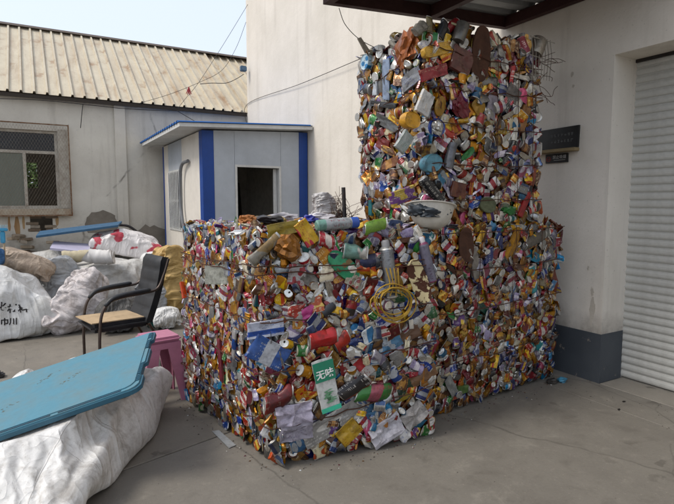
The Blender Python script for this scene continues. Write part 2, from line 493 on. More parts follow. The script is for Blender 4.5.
# ---- canopy on the white wall
CRED = plain('dark_red_beam', '#3f1f1b', 0.6, 0.2, 0.5, '#22120f', 6)
CSHEET = plain('grey_sheet', '#8d8f8f', 0.5, 0.5, 0.4, '#4e4c48', 2)
cp = thing('canopy', 'dark red steel canopy with grey corrugated sheets over the tall bale', 'canopy', (4.0, 1.0, 3.0))
zb = lambda x: 3.03 + (x - 2.02) / (4.0 - 2.02) * 0.13
YE = 3.62
g = G(); g.add([(2.0, YE, zb(2.0)), (3.99, YE, zb(4.0)), (3.99, YE + .06, zb(4.0)), (2.0, YE + .06, zb(2.0)), (2.0, YE, zb(2.0) + .1), (3.99, YE, zb(4.0) + .1), (3.99, YE + .06, zb(4.0) + .1), (2.0, YE + .06, zb(2.0) + .1)], [(0, 1, 2, 3), (4, 7, 6, 5), (0, 4, 5, 1), (1, 5, 6, 2), (2, 6, 7, 3), (3, 7, 4, 0)])
g.obj('end_beam', CRED, cp)
for x in (2.0, 3.02, 3.92):
    g = G(); g.box(x, x + .06, 1.9, YE - .002, zb(x) + .0, zb(x) + .096); g.obj('purlin', CRED, cp)
for y in (1.9,):
    g = G(); g.add([(2.064, y, zb(2.06) - .03), (3.916, y, zb(3.9) - .03), (3.916, y + .06, zb(3.9) - .03), (2.064, y + .06, zb(2.06) - .03), (2.064, y, zb(2.06) + .09), (3.916, y, zb(3.9) + .09), (3.916, y + .06, zb(3.9) + .09), (2.064, y + .06, zb(2.06) + .09)], [(0, 1, 2, 3), (4, 7, 6, 5), (0, 4, 5, 1), (1, 5, 6, 2), (2, 6, 7, 3), (3, 7, 4, 0)])
    g.obj('rafter', CRED, cp)
g = G(); W = 0.84; ny = 4
for k in range(ny):   # trapezoid flutes running down the slope
    y0 = -k * W / ny
    pr = [(y0, .03), (y0 - .05, .03), (y0 - .075, 0), (y0 - .185, 0), (y0 - .21, .03)]
    for (a, za), (b, zb_) in zip(pr[:-1], pr[1:]):
        for t in (0, .0025):
            g.add([(1.88, a, za + zb(1.88) + t), (3.995, a, za + zb(3.995) + t), (3.995, b, zb_ + zb(3.995) + t), (1.88, b, zb_ + zb(1.88) + t)], [(0, 1, 2, 3)])
sheet_me = mesh_of('roof_sheet', g.v, g.f, CSHEET, g.m)
for k in range(2): link('roof_sheet', sheet_me, cp, Matrix.Translation((0, YE + .13 - k * W, 0.104)))

# ---- warehouse at the back with rusty sheet roof and broken window
WH = plaster('old_render', '#d0cabd', '#c0b9ac', '#80766a', 0.5, 1.5, 0.8)
wh = thing('warehouse', 'long low grey rendered warehouse with rusty cream sheet roof at the back', 'building', (1, 11, 0))
X0 = -5.0
wx0, wx1, wz0, wz1 = -1.95, 0.40, 1.40, 2.80
g = G()
hx0, hx1, hz0, hz1 = -0.10, 0.26, 0.98, 1.27
wall_geo(g, (X0, 10.9, 0), (1, 0, 0), (0, -1, 0), [0, wx0 - X0, hx0 - X0, hx1 - X0, wx1 - X0, 11.0], [0, hz0, hz1, wz0, wz1, 3.42], {(1, 3), (2, 3), (3, 3), (2, 1)}, 0.24)
weld(g.obj('wall', WH, wh))
g = G()
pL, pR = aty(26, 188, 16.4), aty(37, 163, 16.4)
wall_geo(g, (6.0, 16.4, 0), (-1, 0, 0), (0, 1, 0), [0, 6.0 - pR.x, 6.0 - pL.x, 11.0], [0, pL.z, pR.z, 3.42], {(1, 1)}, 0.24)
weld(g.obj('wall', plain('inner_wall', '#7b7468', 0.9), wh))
for x in (X0, 5.76):
    g = G(); g.box(x, x + .24, 11.142, 16.158, 0, 3.42); g.prism([(x, 11.142, 3.42), (x, 16.158, 3.42), (x, 13.5, 5.2)], (.24, 0, 0)); g.obj('gable_wall', WH, wh)
for x in (1.37, 5.2, -2.6):
    g = G(); g.box(x, x + .2, 10.84, 10.898, 0, 3.40, bev=.006); g.obj('pilaster', WH, wh)
# roof panels
rm = MB('rusty_cream_roof'); v = rm.coord('Object'); rnd = rm.n('ShaderNodeObjectInfo').outputs['Random']
ov = rm.n('ShaderNodeVectorMath', {0: v, 1: rm.comb(rm.math('MULTIPLY', rnd, 40), 0.0, 0.0)}, operation='ADD').outputs[0]
a = rm.noise(rm.mapping(ov, (5, 1.0, 1.0)), 1.0, 6, 0.7, 0.4); b = rm.noise(rm.mapping(ov, (2.2, 2.0, 2.0)), 1.3, 5, 0.65); f = rm.noise(ov, 30, 3, 0.6)
c = rm.mix(rm.ramp(b, 0.3, 0.7), srgb('#c6bca6'), srgb('#b8ad97'))
c = rm.mix(rm.math('MULTIPLY', rm.ramp(a, 0.45, 0.72), rm.ramp(rnd, 0, 1, 0.2, 0.75)), c, srgb('#86603a'))
c = rm.mix(rm.ramp(b, 0.58, 0.72, 0, 0.6), c, srgb('#8a5f38'))
c = rm.mix(rm.ramp(f, 0.6, 0.75, 0, 0.3), c, srgb('#4e3a28'))
rm.bump(f, 0.15, 0.006)
ROOF = rm.fin(c, 0.62, 0.1)
EV = Vector((0, 10.76, 3.415)); RG = Vector((0, 13.5, 5.28)); sl_ = (RG - EV); sn = Vector((0, -sl_.z, sl_.y)).normalized()
PW = 0.2
def pan(x, h, t): return Vector((x, 0, 0)) + EV + sl_ * t + sn * h
g = G()
pr = [(0, 0), (.148, 0), (.158, .042), (.188, .042), (.198, 0)]
for (xa, ha), (xb, hb) in zip(pr[:-1], pr[1:]):
    g.add([pan(xa, ha, 0), pan(xb, hb, 0), pan(xb, hb, 1), pan(xa, ha, 1)], [(0, 1, 2, 3)])
    g.add([pan(xa, ha - .004, 0), pan(xb, hb - .004, 0), pan(xb, hb - .004, 1), pan(xa, ha - .004, 1)], [(0, 1, 2, 3)])
g.add([pan(x, h, 0) for x, h in pr] + [pan(x, h - .004, 0) for x, h in pr], [(i, i + 1, i + 6, i + 5) for i in range(4)])
panel_me = mesh_of('roof_panel', g.v, g.f, ROOF, g.m)
rf = G()
rf.box(X0, 6.0, 10.9, 11.1, 3.421, 3.45)
roofp = rf.obj('roof', plain('eave_board', '#4a4037', 0.85), wh)
for k in range(44):
    x = -2.9 + k * PW
    if x > 3.85: # behind the white building the eave stops at its end wall
        link('roof_panel', panel_me, roofp, Matrix.Translation((x, .12, .02)))
    else: link('roof_panel', panel_me, roofp, Matrix.Translation((x, 0, 0)))
g = G(); g.prism([(-2.9, 13.38, 5.27), (-2.9, 13.5, 5.345), (-2.9, 13.62, 5.27), (-2.9, 13.5, 5.30)], (8.8, 0, 0)); g.obj('ridge_cap', plain('ridge_cap', '#5c5148', 0.7, 0.2), roofp)
g = G(); g.add([(-2.9, 13.52, 5.25), (5.9, 13.52, 5.25), (5.9, 16.6, 3.3), (-2.9, 16.6, 3.3)], [(0, 1, 2, 3)]); g.obj('rear_roof_sheet', ROOF, roofp)
g = G(); g.box(X0, 4.0, 10.775, 10.80, 3.335, 3.40); g.obj('eave_purlin', plain('eave_dark', '#3a332c', 0.85), roofp)
# window
FRM = plain('window_frame', '#b9b1a3', 0.6, 0.1, 0.6, '#6e5a44', 8)
gm = MB('dusty_glass'); v = gm.coord('Object')
gm.b.inputs['Alpha'].default_value = 0.55
GLASS = gm.fin(gm.mix(gm.ramp(gm.noise(v, 4, 5, 0.7), 0.3, 0.7), srgb('#1c2023'), srgb('#30343a')), 0.25, 0.0)
ScreenM = MB('insect_screen'); ScreenM.b.inputs['Alpha'].default_value = 0.75
SCREEN = ScreenM.fin(srgb('#7b7e72'), 0.9)
win = bpy.data.objects.new('window', None); C.objects.link(win); win.parent = wh; win.matrix_parent_inverse = wmat(wh).inverted(); win.location = (-.7, 10.95, 1.4)
zt = 2.385
def bar(x0, x1, z0, z1, y0=10.94, y1=10.99, nm='frame'): g = G(); g.box(x0, x1, y0, y1, z0, z1); return g.obj(nm, FRM, win)
bar(wx0, wx1, wz1 - .05, wz1 - .002); bar(wx0, wx1, wz0 + .002, wz0 + .05); bar(wx1 - .05, wx1 - .002, wz0 + .05, wz1 - .05)
bar(wx0, wx1 - .05, zt, zt + .05)
for x in (-1.35, -.75): bar(x, x + .05, wz0 + .05, zt)
bar(-.16, -.11, wz0 + .05, zt, 10.93, 10.985)
for x0, x1 in ((wx0, -1.0), (-1.0, wx1 - .05)):
    g = G(); g.box(x0 + .01, x1, 10.965, 10.971, zt + .05, wz1 - .05); g.obj('pane', GLASS, win)
g = G(); g.box(-.7, -.16, 10.955, 10.959, wz0 + .05, zt); g.obj('insect_screen', SCREEN, win)
g = G(); g.box(-1.3, -.76, 10.965, 10.971, wz0 + .05, zt); g.obj('pane', GLASS, win)
# security mesh standing off the wall, with rusty angle frame
MESHM = plain('mesh_steel', '#8d8272', 0.7, 0.4, 0.6, '#6b4a2c', 9)
mx0, mx1, mz0, mz1, my = -2.05, .57, 1.285, 2.89, 10.80
g = G(); st = 0.048
def seg(a, b, g=None): pass
import itertools
for sgn in (1, -1):
    k = -40
    while k < 100:
        x = mx0 + k * st; pts = []
        # a zigzag strand z runs up, clipped to the frame
        a = Vector((x, my, mz0)); b = Vector((x + sgn * (mz1 - mz0) * 0.55, my, mz1))
        d = b - a
        t0, t1 = 0.0, 1.0
        for lim, s_ in ((mx0, 1), (mx1, -1)):
            if abs(d.x) > 1e-9:
                t = (lim - a.x) / d.x
                if (d.x > 0) == (s_ == 1): t0 = max(t0, t)
                else: t1 = min(t1, t)
        if t1 > t0 + .01: g.tube([a + d * t0, a + d * t1], .0015, 3, cap=False)
        k += 1
for z in np.arange(mz0 + .02, mz1, .035): # the returns at the jamb
    g.tube([(mx1, my, z), (mx1, 10.895, z + .03)], .0015, 3, cap=False)
g.obj('wire_mesh', MESHM, win)
g = G()
g.box(mx0, mx1, my - .012, my + .012, mz0 - .025, mz0); g.box(mx0, mx1, my - .012, my + .012, mz1, mz1 + .02); g.box(mx1, mx1 + .02, my - .012, my + .012, mz0 - .025, mz1 + .02)
g.obj('mesh_frame', plain('rusty_angle', '#6d4a2e', 0.85, 0.2, 0.6, '#b3a894', 11), win)
g = G(); g.box(wx0, .56, 10.80, 10.898, 1.285, 1.395); g.obj('sill', plain('cracked_sill', '#a89c88', 0.85, 0, 0.7, '#7a4f2c', 7), win)
g = G(); g.box(.405, .555, 10.872, 10.898, 1.40, 2.83); g.obj('jamb', FRM, win)
# rust runs under the sill and the fallen render patch
sm = MB('rust_run'); v = sm.coord('Object')
n1 = sm.noise(sm.mapping(v, (9, 1, .6)), 1, 5, .7)
RUN = sm.fin(sm.mix(sm.ramp(n1, .35, .65), srgb('#a08560'), srgb('#7c5630')), .9)
for k, (x, w, h) in enumerate([(-.95, .03, .3), (-.62, .05, .4), (-.42, .025, .28), (-.3, .05, .45), (-.2, .03, .25), (.33, .03, .2)]):
    g = G(); rgk = random.Random(k)
    g.prism([(x + w * math.sin(t) * (1 if t < math.pi else 1) * (.6 + .4 * rgk.random()), 10.8985, 1.275 - h * .5 * (1 - math.cos(t))) for t in np.linspace(0, 2 * math.pi, 14)[:-1]], (0, .006, 0)); g.obj('rust_run', RUN, wh)
PATCH = plaster('bare_mortar', '#7f776b', '#6b6358', streak=.2, scale=3)
g = G(); g.prism([(1.08 + a, 10.897, 1.10 + max(b, -.17)) for a, b in blob_poly(26, .3, .25, 8, .1)], (0, .01, 0)); g.obj('bare_mortar_patch', PATCH, wh)
g = G(); g.prism([(2.0 + a, 10.897, .72 + b) for a, b in blob_poly(30, .42, .33, 5, .16)], (0, .01, 0)); g.obj('bare_mortar_patch', PATCH, wh)
# broken brickwork in the hole under the window
BRK = [plain('old_brick%d' % i, c_, .9, 0, .5, '#55483c', 14, .4) for i, c_ in enumerate(('#8d7f6c', '#7a6a58', '#94897a', '#6d5c4b'))]
g = G(); g.box(0, .2, 0, .1, 0, .052, bev=.006)
bmes = [mesh_of('brick', g.v, g.f, m_, g.m) for m_ in BRK]
rg = random.Random(11)
for r_ in range(5):
    z = .985 + r_ * .058
    for side in (0, 1):
        n = rg.randint(0, 1) if r_ in (2, 3) else 1
        for q in range(n):
            x = (-.11 - rg.uniform(0, .06)) if side == 0 else (.15 + rg.uniform(-.03, .03))
            M = Matrix.Translation((x, 10.86 + rg.uniform(-.02, .06), z)) @ Matrix.Rotation(rg.uniform(-.08, .08), 4, 'Z')
            link('brick', bmes[rg.randrange(4)], wh, M)
for k in range(10):
    M = Matrix.Translation((rg.uniform(-.35, .4), rg.uniform(10.6, 10.8), .55 + rg.uniform(0, .33))) @ Matrix.Rotation(rg.uniform(-3, 3), 4, 'Z') @ Matrix.Rotation(rg.uniform(-.3, .3), 4, 'X')
    link('brick', bmes[rg.randrange(4)], wh, M)
g = G(); g.box(-.5, .55, 10.55, 10.895, 0, .56, bev=.04); g.obj('rubble_base', PATCH, wh)

# greenery seen through the far window of the warehouse
LEAF = plain('leaf', '#5d7a35', .6, 0, .5, '#2f4420', 4)
sb = thing('green_shrub', 'green shrub seen through the dark warehouse window', 'shrub', (-.4, 18.2, 0))
rg = random.Random(3); g = G(); pc = aty(31, 178, 18.2)
for k in range(3500):
    p = Vector((rg.gauss(pc.x, .6), 18.2 + rg.gauss(0, .4), pc.z + rg.gauss(-.1, .6)))
    if p.z < .2: continue
    d = Vector((rg.uniform(-1, 1), rg.uniform(-1, 1), rg.uniform(-.6, .8))).normalized() * .09; w_ = Vector((rg.uniform(-1, 1), rg.uniform(-1, 1), rg.uniform(-1, 1))).cross(d).normalized() * .035
    g.add([p - d, p + w_, p + d, p - w_], [(0, 1, 2, 3)])
g.obj('crown', LEAF, sb)
g = G()
for k in range(6): g.tube([(pc.x, 18.2, 0), (pc.x + rg.uniform(-.3, .3), 18.2 + rg.uniform(-.2, .2), .9), (pc.x + rg.uniform(-.7, .7), 18.2 + rg.uniform(-.4, .4), 2.0)], [.03, .02, .008], 6)
g.obj('stem', plain('bark', '#4a3a2a', .9), sb)

# ---- prefabricated cabin
cb = thing('cabin', 'small grey panel cabin with blue corner posts and sloping blue roof', 'cabin', (3.1, 9.2, 0))
PGREY = plain('grey_panel', '#aeb4bb', .45, .0, .2, '#6b6a68', 1.5)
PWHT = plain('cream_panel', '#d8d2c8', .45, .0, .25, '#8c8374', 1.5)
BLUE = plain('blue_post', '#14418c', .4, .05, .25, '#12264a', 3)
BLUER = plain('blue_roof', '#1f62a8', .45, .1, .25, '#173a63', 3)
LG = plain('white_trim', '#c9c9c6', .45, .1, .3, '#8b8880', 4)
cx0, cx1, cy0, cy1 = 2.22, 3.99, 7.9, 10.7
top = lambda x, y: 2.60 + (x - cx0) / (cx1 - cx0) * .08 - (y - cy0) * 0.0
dx0, dx1, dz1 = 2.72, 3.50, 2.06
def cpanel(x0, x1, z0, z1t0, z1t1, mat): # front panel pieces (with a hairline joint)
    g = G(); g.prism([(x0 + .002, cy0, z0), (x1 - .002, cy0, z0), (x1 - .002, cy0, z1t1), (x0 + .002, cy0, z1t0)], (0, .06, 0)); return g.obj('wall_panel', mat, cb)
cpanel(2.39, dx0, 0, top(2.39, 0) - .01, top(dx0, 0) - .01, PGREY)
cpanel(dx0, dx1, dz1, top(dx0, 0) - .01, top(dx1, 0) - .01, PGREY)
cpanel(dx1, 3.83, 0, top(dx1, 0) - .01, top(3.83, 0) - .01, PGREY)
# left face
wy0, wy1, wz0_, wz1_ = 9.20, 10.25, 1.0, 2.09
def lpanel(y0, y1, z0, z1, mat): g = G(); g.box(cx0, cx0 + .06, y0 + .002, y1 - .002, z0, z1); return g.obj('wall_panel', mat, cb)
lpanel(cy0 + .17, wy0, 0, 2.59, PWHT); lpanel(wy1, 10.62, 0, 2.59, PWHT)
lpanel(wy0, wy1, 0, wz0_, PWHT); lpanel(wy0, wy1, wz1_, 2.59, PGREY)
g = G(); g.box(cx0 + .06, cx1 - .01, cy1 - .06, cy1, 0, 2.58); g.obj('wall_panel', plain('inner_panel', '#b3afa5', .7), cb)
g = G(); g.box(cx1 - .07, cx1 - .01, cy0 + .07, cy1 - .062, 0, 2.6); g.obj('wall_panel', plain('inner_panel', '#b3afa5', .7), cb)
g = G(); g.box(cx0 + .062, cx1 - .072, cy0 + .07, cy1 - .062, .004, .03); g.obj('cabin_floor', plain('cabin_floor', '#4e4a45', .8), cb)
for (x0, x1, y0, y1) in ((cx0 - .008, 2.39, cy0 - .008, cy0 + .17), (3.83, 3.985, cy0 - .008, cy0 + .06), (cx0 - .008, cx0 + .07, 10.62, 10.70)):
    g = G(); g.box(x0, x1, y0, y1, 0, top((x0 + x1) / 2, 0) - .012, bev=.004); g.obj('corner_post', BLUE, cb)
dr = G(); dr.box(dx0, dx0 + .035, cy0 - .012, cy0 + .07, 0, dz1); dr.box(dx1 - .035, dx1, cy0 - .012, cy0 + .07, 0, dz1); dr.box(dx0, dx1, cy0 - .0125, cy0 + .0705, dz1, dz1 + .035); dr.obj('door_frame', LG, cb)
g = G(); g.box(dx1 - .10, dx1 - .04, cy0 + .075, cy0 + .10, .05, dz1 - .01); g.obj('sliding_door_edge', LG, cb)
g = G(); g.box(2.95, 3.12, cy1 - .075, cy1 - .0665, 1.55, 1.95); g.obj('notice_paper', plain('paper', '#b8b6ae', .8), cb)
def drape(name, x, z, w, h, y, mat, parent, seed):
    vs_, fs = [], []
    for i in range(9):
        for j in range(9):
            u = i / 8; t = j / 8
            vs_.append((x + (u - .5) * w * (.75 + .25 * t), y - .05 - .03 * math.sin(u * 19 + seed) * t - .05 * math.sin(math.pi * u), z - t * h + .02 * math.sin(u * 7 + seed)))
    n = len(vs_); vs_ += [(a, b + .05, c_) for a, b, c_ in vs_]
    for i in range(8):
        for j in range(8):
            a = i * 9 + j; fs += [(a, a + 1, a + 10, a + 9), (a + n, a + 9 + n, a + 10 + n, a + 1 + n)]
    g = G(); g.add(vs_, fs); return g.obj(name, mat, parent, smooth=1.2)
drape('hanging_coat', 3.42, 1.98, .34, .8, cy1 - .09, plain('coat_dark', '#23262b', .9), cb, 1)
drape('hanging_coat', 3.62, 1.9, .3, .7, cy1 - .09, plain('coat_brown', '#3b3029', .9), cb, 2)
# barred window on the left face
wd = bpy.data.objects.new('window', None); C.objects.link(wd); wd.parent = cb; wd.matrix_parent_inverse = wmat(cb).inverted(); wd.location = (cx0, 9.7, 1)
g = G(); g.box(cx0 - .015, cx0 + .03, wy0, wy1, wz1_ - .05, wz1_); g.box(cx0 - .015, cx0 + .03, wy0, wy1, wz0_, wz0_ + .05); g.box(cx0 - .0152, cx0 + .03, wy0, wy0 + .05, wz0_ + .05, wz1_ - .05); g.box(cx0 - .0152, cx0 + .03, wy1 - .05, wy1, wz0_ + .05, wz1_ - .05)
g.box(cx0 - .0148, cx0 + .03, wy0 + .05, wy1 - .05, 1.52, 1.56); g.obj('frame', LG, wd)
for k in range(8):
    y = wy0 + .13 + k * (wy1 - wy0 - .26) / 7
    g = G(); g.tube([(cx0 - .03, y, wz0_ + .03), (cx0 - .03, y, wz1_ - .03)], .011, 8); g.obj('bar', LG, wd, smooth=1.0)
g = G(); g.box(cx0 + .035, cx0 + .04, wy0 + .02, wy1 - .02, wz0_ + .02, wz1_ - .02); g.obj('pane', GLASS, wd)
pp = spline([(cx0 - .04, 8.62, 2.18), (cx0 - .07, 8.9, 2.14), (cx0 - .07, 9.05, 1.95), (cx0 - .07, 9.08, 1.5), (cx0 - .07, 8.98, 1.2), (cx0 - .06, 8.8, .8)], 8)
g = G(); g.tube(pp, .028, 10); g.obj('conduit', plain('grey_conduit', '#6d7074', .5), cb, smooth=1.2)
# roof: fluted blue sheet on a white soffit and fascia
rx0, rx1, ry0, ry1 = 1.84, 3.985, 7.70, 10.72
rt_ = lambda x: 2.612 + (x - cx0) / (cx1 - cx0) * .08
g = G(); g.add([(x, y, rt_(x) + d) for d in (0, .055) for x, y in ((rx0, ry0), (rx1, ry0), (rx1, ry1), (rx0, ry1))], [(3, 2, 1, 0), (4, 5, 6, 7), (0, 1, 5, 4), (1, 2, 6, 5), (2, 3, 7, 6), (3, 0, 4, 7)]); cr = g.obj('roof', LG, cb)
g = G(); y = ry0 - .02; k = 0; L_ = []
while y < ry1 + .02:
    L_ += [(y, .058), (y + .07, .058), (y + .085, .085), (y + .125, .085), (y + .14, .058)]; y += .16
for (ya, ha), (yb, hb) in zip(L_[:-1], L_[1:]):
    for d in (0, .004): g.add([(rx0 - .02, ya, rt_(rx0) + ha + d), (rx1, ya, rt_(rx1) + ha + d), (rx1, yb, rt_(rx1) + hb + d), (rx0 - .02, yb, rt_(rx0) + hb + d)], [(0, 1, 2, 3)])
    g.add([(rx0 - .02, ya, rt_(rx0) + ha), (rx0 - .02, yb, rt_(rx0) + hb), (rx0 - .02, yb, rt_(rx0) + hb + .004), (rx0 - .02, ya, rt_(rx0) + ha + .004)], [(0, 1, 2, 3)])
g.obj('blue_sheet', BLUER, cr)

# ================================================================== BALES OF PRESSED CANS
# ---- piece shapes: local X = long axis, local Z = outward
def can_geo(rg, L=.118, r=.033, flat=.7, crumple=.5, bend=0.0, n=14):
    prof = [(0.0, .70), (.015, .82), (.06, .97), (.13, 1), (.3, 1), (.47, 1), (.64, 1), (.8, 1), (.89, .99), (.945, .9), (.975, .82), (1.0, .83)]
    V, F, FM, UV = [], [], [], []
    low = [[rg.gauss(0, 1) for _ in range(8)] for _ in range(7)]
    cre = [(rg.uniform(.15, .85), rg.uniform(.04, .12), rg.uniform(.2, 1) * crumple, rg.uniform(0, 6.28)) for _ in range(3)]
    sh = rg.uniform(-.5, .5) * crumple; wide = 1 + (1 - flat) * .45
    def dis(t, th):
        i = t * 5.99; j = (th / (2 * math.pi) * 8) % 8; a, b = int(i), int(j); fi, fj = i - a, j - b; b2 = (b + 1) % 8
        d = (low[a][b] * (1 - fi) + low[a + 1][b] * fi) * (1 - fj) + (low[a][b2] * (1 - fi) + low[a + 1][b2] * fi) * fj
        d = d * .16 * crumple
        for (x0, w, am, ph) in cre: d -= am * .55 * math.exp(-((t - x0) / w) ** 2) * max(0, math.cos(th - ph)) ** 1.5
        return d
    def put(t, rad, th, u, damp=1.0):
        d = dis(min(max(t, 0), .999), th) * damp
        q = r * max(.12, rad + d * (1 if rad > .6 else .4))
        x = (t - .5) * L; y = q * math.cos(th) * wide + sh * x; z = q * math.sin(th) * flat + bend * (x / L) ** 2 * L
        V.append((x, y, z)); UV.append((u, t))
    for (t, rad) in prof:
        for k in range(n + 1): put(t, rad, -math.pi / 2 + 2 * math.pi * k / n, k / n)
    for i in range(len(prof) - 1):
        for k in range(n):
            a = i * (n + 1) + k; F.append((a, a + 1, a + n + 2, a + n + 1)); FM.append(1 if (i < 1 or i >= 9) else 0)
    for (t, rads, ring, rev) in ((.035, .52, 0, True), (.985, .70, len(prof) - 1, False)):
        b = len(V)
        for k in range(n + 1): put(t, rads, -math.pi / 2 + 2 * math.pi * k / n, k / n, .6)
        c = len(V); put(t, 0.0, 0, .5, 0); V[c] = tuple(np.mean(V[b:b + n], axis=0)); 
        for k in range(n):
            a = ring * (n + 1) + k
            q = (a, a + 1, b + k + 1, b + k); F.append(q[::-1] if rev else q); FM.append(1)
            tr = (b + k, b + k + 1, c); F.append(tr[::-1] if rev else tr); FM.append(1)
    # mouth of the can: a dark oval on the lid
    ce = Vector(V[-1]); b = len(V); e = Vector(V[-1 - n]) - ce
    ey = Vector((0, 1, 0)) * r * .3; ez = Vector((0, 0, 1)) * r * .42 * flat
    for k in range(8):
        V.append(tuple(ce + Vector((.0015, 0, r * .28 * flat)) + ey * math.cos(k * .7854) * .75 + ez * math.sin(k * .7854) * .7)); UV.append((0, 0))
    if rg.random() < .5: F.append(tuple(range(b, b + 8))); FM.append(2)
    else: del V[b:], UV[b:]
    return V, F, FM, UV

def lathe_geo(rg, prof, n=14, dent=.1, flat=1.0):
    """prof: (x, r, material)"""
    V, F, FM, UV = [], [], [], []
    x0, x1 = prof[0][0], prof[-1][0]; ph = [rg.uniform(0, 6.28) for _ in range(4)]
    for (x, r_, _) in prof:
        t = (x - x0) / (x1 - x0)
        for k in range(n + 1):
            th = -math.pi / 2 + 2 * math.pi * k / n
            q = r_ * (1 - dent * max(0, math.sin(t * 5 + ph[0]) * math.cos(th - ph[1])) - dent * .5 * math.sin(t * 11 + ph[2] + th * 2))
            V.append((x - (x0 + x1) / 2, q * math.cos(th), q * math.sin(th) * flat)); UV.append((k / n, t))
    for i in range(len(prof) - 1):
        for k in range(n):
            a = i * (n + 1) + k; F.append((a, a + 1, a + n + 2, a + n + 1)); FM.append(prof[i][2])
    F.append(tuple(range(n - 1, -1, -1))); FM.append(prof[0][2]); e = (len(prof) - 1) * (n + 1); F.append(tuple(range(e, e + n))); FM.append(prof[-1][2])
    return V, F, FM, UV

def pad_geo(rg, w, l, t, ex=6.0, crumple=.4, rim=0.0, n=20, out=None, dome=0.0):
    """a slab: crushed box, lid, sheet. w along X, l along Y, t thick; superellipse or given outline"""
    prof = [(.9, -t), (1.0, -t * .55), (1.0, -t * .12), (.95, rim), (.86, rim * .2), (.62, 0), (.34, 0)]
    V, F, FM, UV = [], [], [], []
    sx, sy, sz = rg.uniform(0, 99), rg.uniform(0, 99), rg.uniform(0, 99)
    cl = [(rg.uniform(0, 6.28), rg.uniform(-.3, .3), rg.uniform(.4, 1)) for _ in range(3)]
    if out is None and ex >= 5:
        q = n // 4; js = [(rg.uniform(-.07, .07), rg.uniform(-.07, .07)) for _ in range(4)]; cs = [(1 + js[0][0], -1 + js[0][1]), (1 + js[1][0], 1 + js[1][1]), (-1 + js[2][0], 1 + js[2][1]), (-1 + js[3][0], -1 + js[3][1])]; out = []
        for c_ in range(4):
            (xa, ya), (xb, yb) = cs[c_], cs[(c_ + 1) % 4]
            for k in range(q): out.append((xa + (xb - xa) * k / q + (rg.uniform(-.03, .03) if k else 0), ya + (yb - ya) * k / q + (rg.uniform(-.03, .03) if k else 0)))
    def hgt(x, y):
        h = noise.noise((x * 9 / max(w, .05) * .35 + sx, y * 9 / max(l, .05) * .35 + sy, sz)) * .35 + noise.noise((x * 45 + sx, y * 45 + sy, sz)) * .2
        for (a, o_, k) in cl:
            d = abs((x / w) * math.cos(a) + (y / l) * math.sin(a) - o_); h += k * .3 * min(d, .3)
        return h * crumple * min(w, l) * .38 + dome * (1 - (2 * x / w) ** 2) * (1 - (2 * y / l) ** 2)
    for (s, h) in prof:
        for k in range(n):
            if out is not None: ox, oy = out[k]
            else:
                th = 2 * math.pi * (k + .5) / n; c_, s_ = math.cos(th), math.sin(th)
                q = (abs(c_) ** ex + abs(s_) ** ex) ** (-1 / ex); ox, oy = c_ * q, s_ * q
            x = ox * s * w / 2; y = oy * s * l / 2
            V.append((x, y, h + (hgt(x, y) if h > -t * .5 else hgt(x, y) * .4))); UV.append((y / l + .5, x / w + .5))
    c = len(V); V.append((0, 0, hgt(0, 0))); UV.append((.5, .5))
    for i in range(len(prof) - 1):
        for k in range(n): F.append((i * n + k, i * n + (k + 1) % n, (i + 1) * n + (k + 1) % n, (i + 1) * n + k)); FM.append(0)
    i = len(prof) - 1
    for k in range(n): F.append((i * n + k, i * n + (k + 1) % n, c)); FM.append(0)
    F.append(tuple(range(n - 1, -1, -1))); FM.append(0)
    return V, F, FM, UV

_ico = {}
def ico(sub):
    if sub not in _ico:
        bm = bmesh.new(); bmesh.ops.create_icosphere(bm, subdivisions=sub, radius=1)
        bm.verts.index_update(); _ico[sub] = ([v.co.copy() for v in bm.verts], [tuple(v.index for v in f.verts) for f in bm.faces]); bm.free()
    return _ico[sub]
def foil_geo(rg, a, b, c, amp=.4, sub=2):
    vs_, fs = ico(sub); s = Vector((rg.uniform(0, 99), rg.uniform(0, 99), rg.uniform(0, 99)))
    V, UV = [], []
    for v in vs_:
        d = 1 + amp * noise.noise(v * 1.6 + s) + amp * .7 * noise.noise(v * 3.6 + s) + amp * .5 * (abs(noise.noise(v * 2.3 - s)) - .3)
        V.append((v.x * a * d, v.y * b * d, v.z * c * d)); UV.append((math.atan2(v.y, v.x) / 6.2832 + .5, v.z * .5 + .5))
    return V, list(fs), [0] * len(fs), UV

# ---- printed colours seen on the bales: (base, accent, print, weight)
PAL = [
    ('gold', '#b57a1c', '#a03018', '#f0e0b0', 15, .7), ('amber', '#a86a14', '#d9b45c', '#5a2a10', 11, .75), ('yellow', '#d9a824', '#b8321f', '#fff3c0', 5, .4),
    ('red', '#a01c1e', '#d8d0c4', '#f3e6d0', 12, .4), ('crimson', '#7e1220', '#c49a3c', '#f0d8d8', 9, .45), ('white', '#cfcbc6', '#8e2430', '#2a3f8c', 11, .2),
    ('silver', '#a9a8a6', '#5d6d94', '#3a3a44', 13, .85), ('blue', '#1f3c8e', '#cfd3da', '#f1f1f1', 9, .4), ('skyblue', '#3d86b4', '#dde4e8', '#1c3a6c', 4, .3),
    ('lilac', '#a59bb8', '#e0dae4', '#5a3f78', 7, .25), ('green', '#2f7a3a', '#d9d6b6', '#eef0d8', 3, .35), ('teal', '#1e6f73', '#d6dcd6', '#f0f0ea', 2, .3),
    ('pink', '#c25a7a', '#ead4da', '#7a1838', 3, .25), ('brown', '#5e3a22', '#a5773c', '#d9c49a', 6, .4), ('black', '#1d1b1d', '#9d2323', '#d8d2c8', 4, .35), ('orange', '#b5521c', '#e8c46a', '#fff0d0', 4, .4),
    ('cream', '#c8bda0', '#a23a2a', '#4a3a2a', 5, .15), ('purple', '#4e2a68', '#c7a33a', '#e2d6ea', 2, .3)]
LAB = []
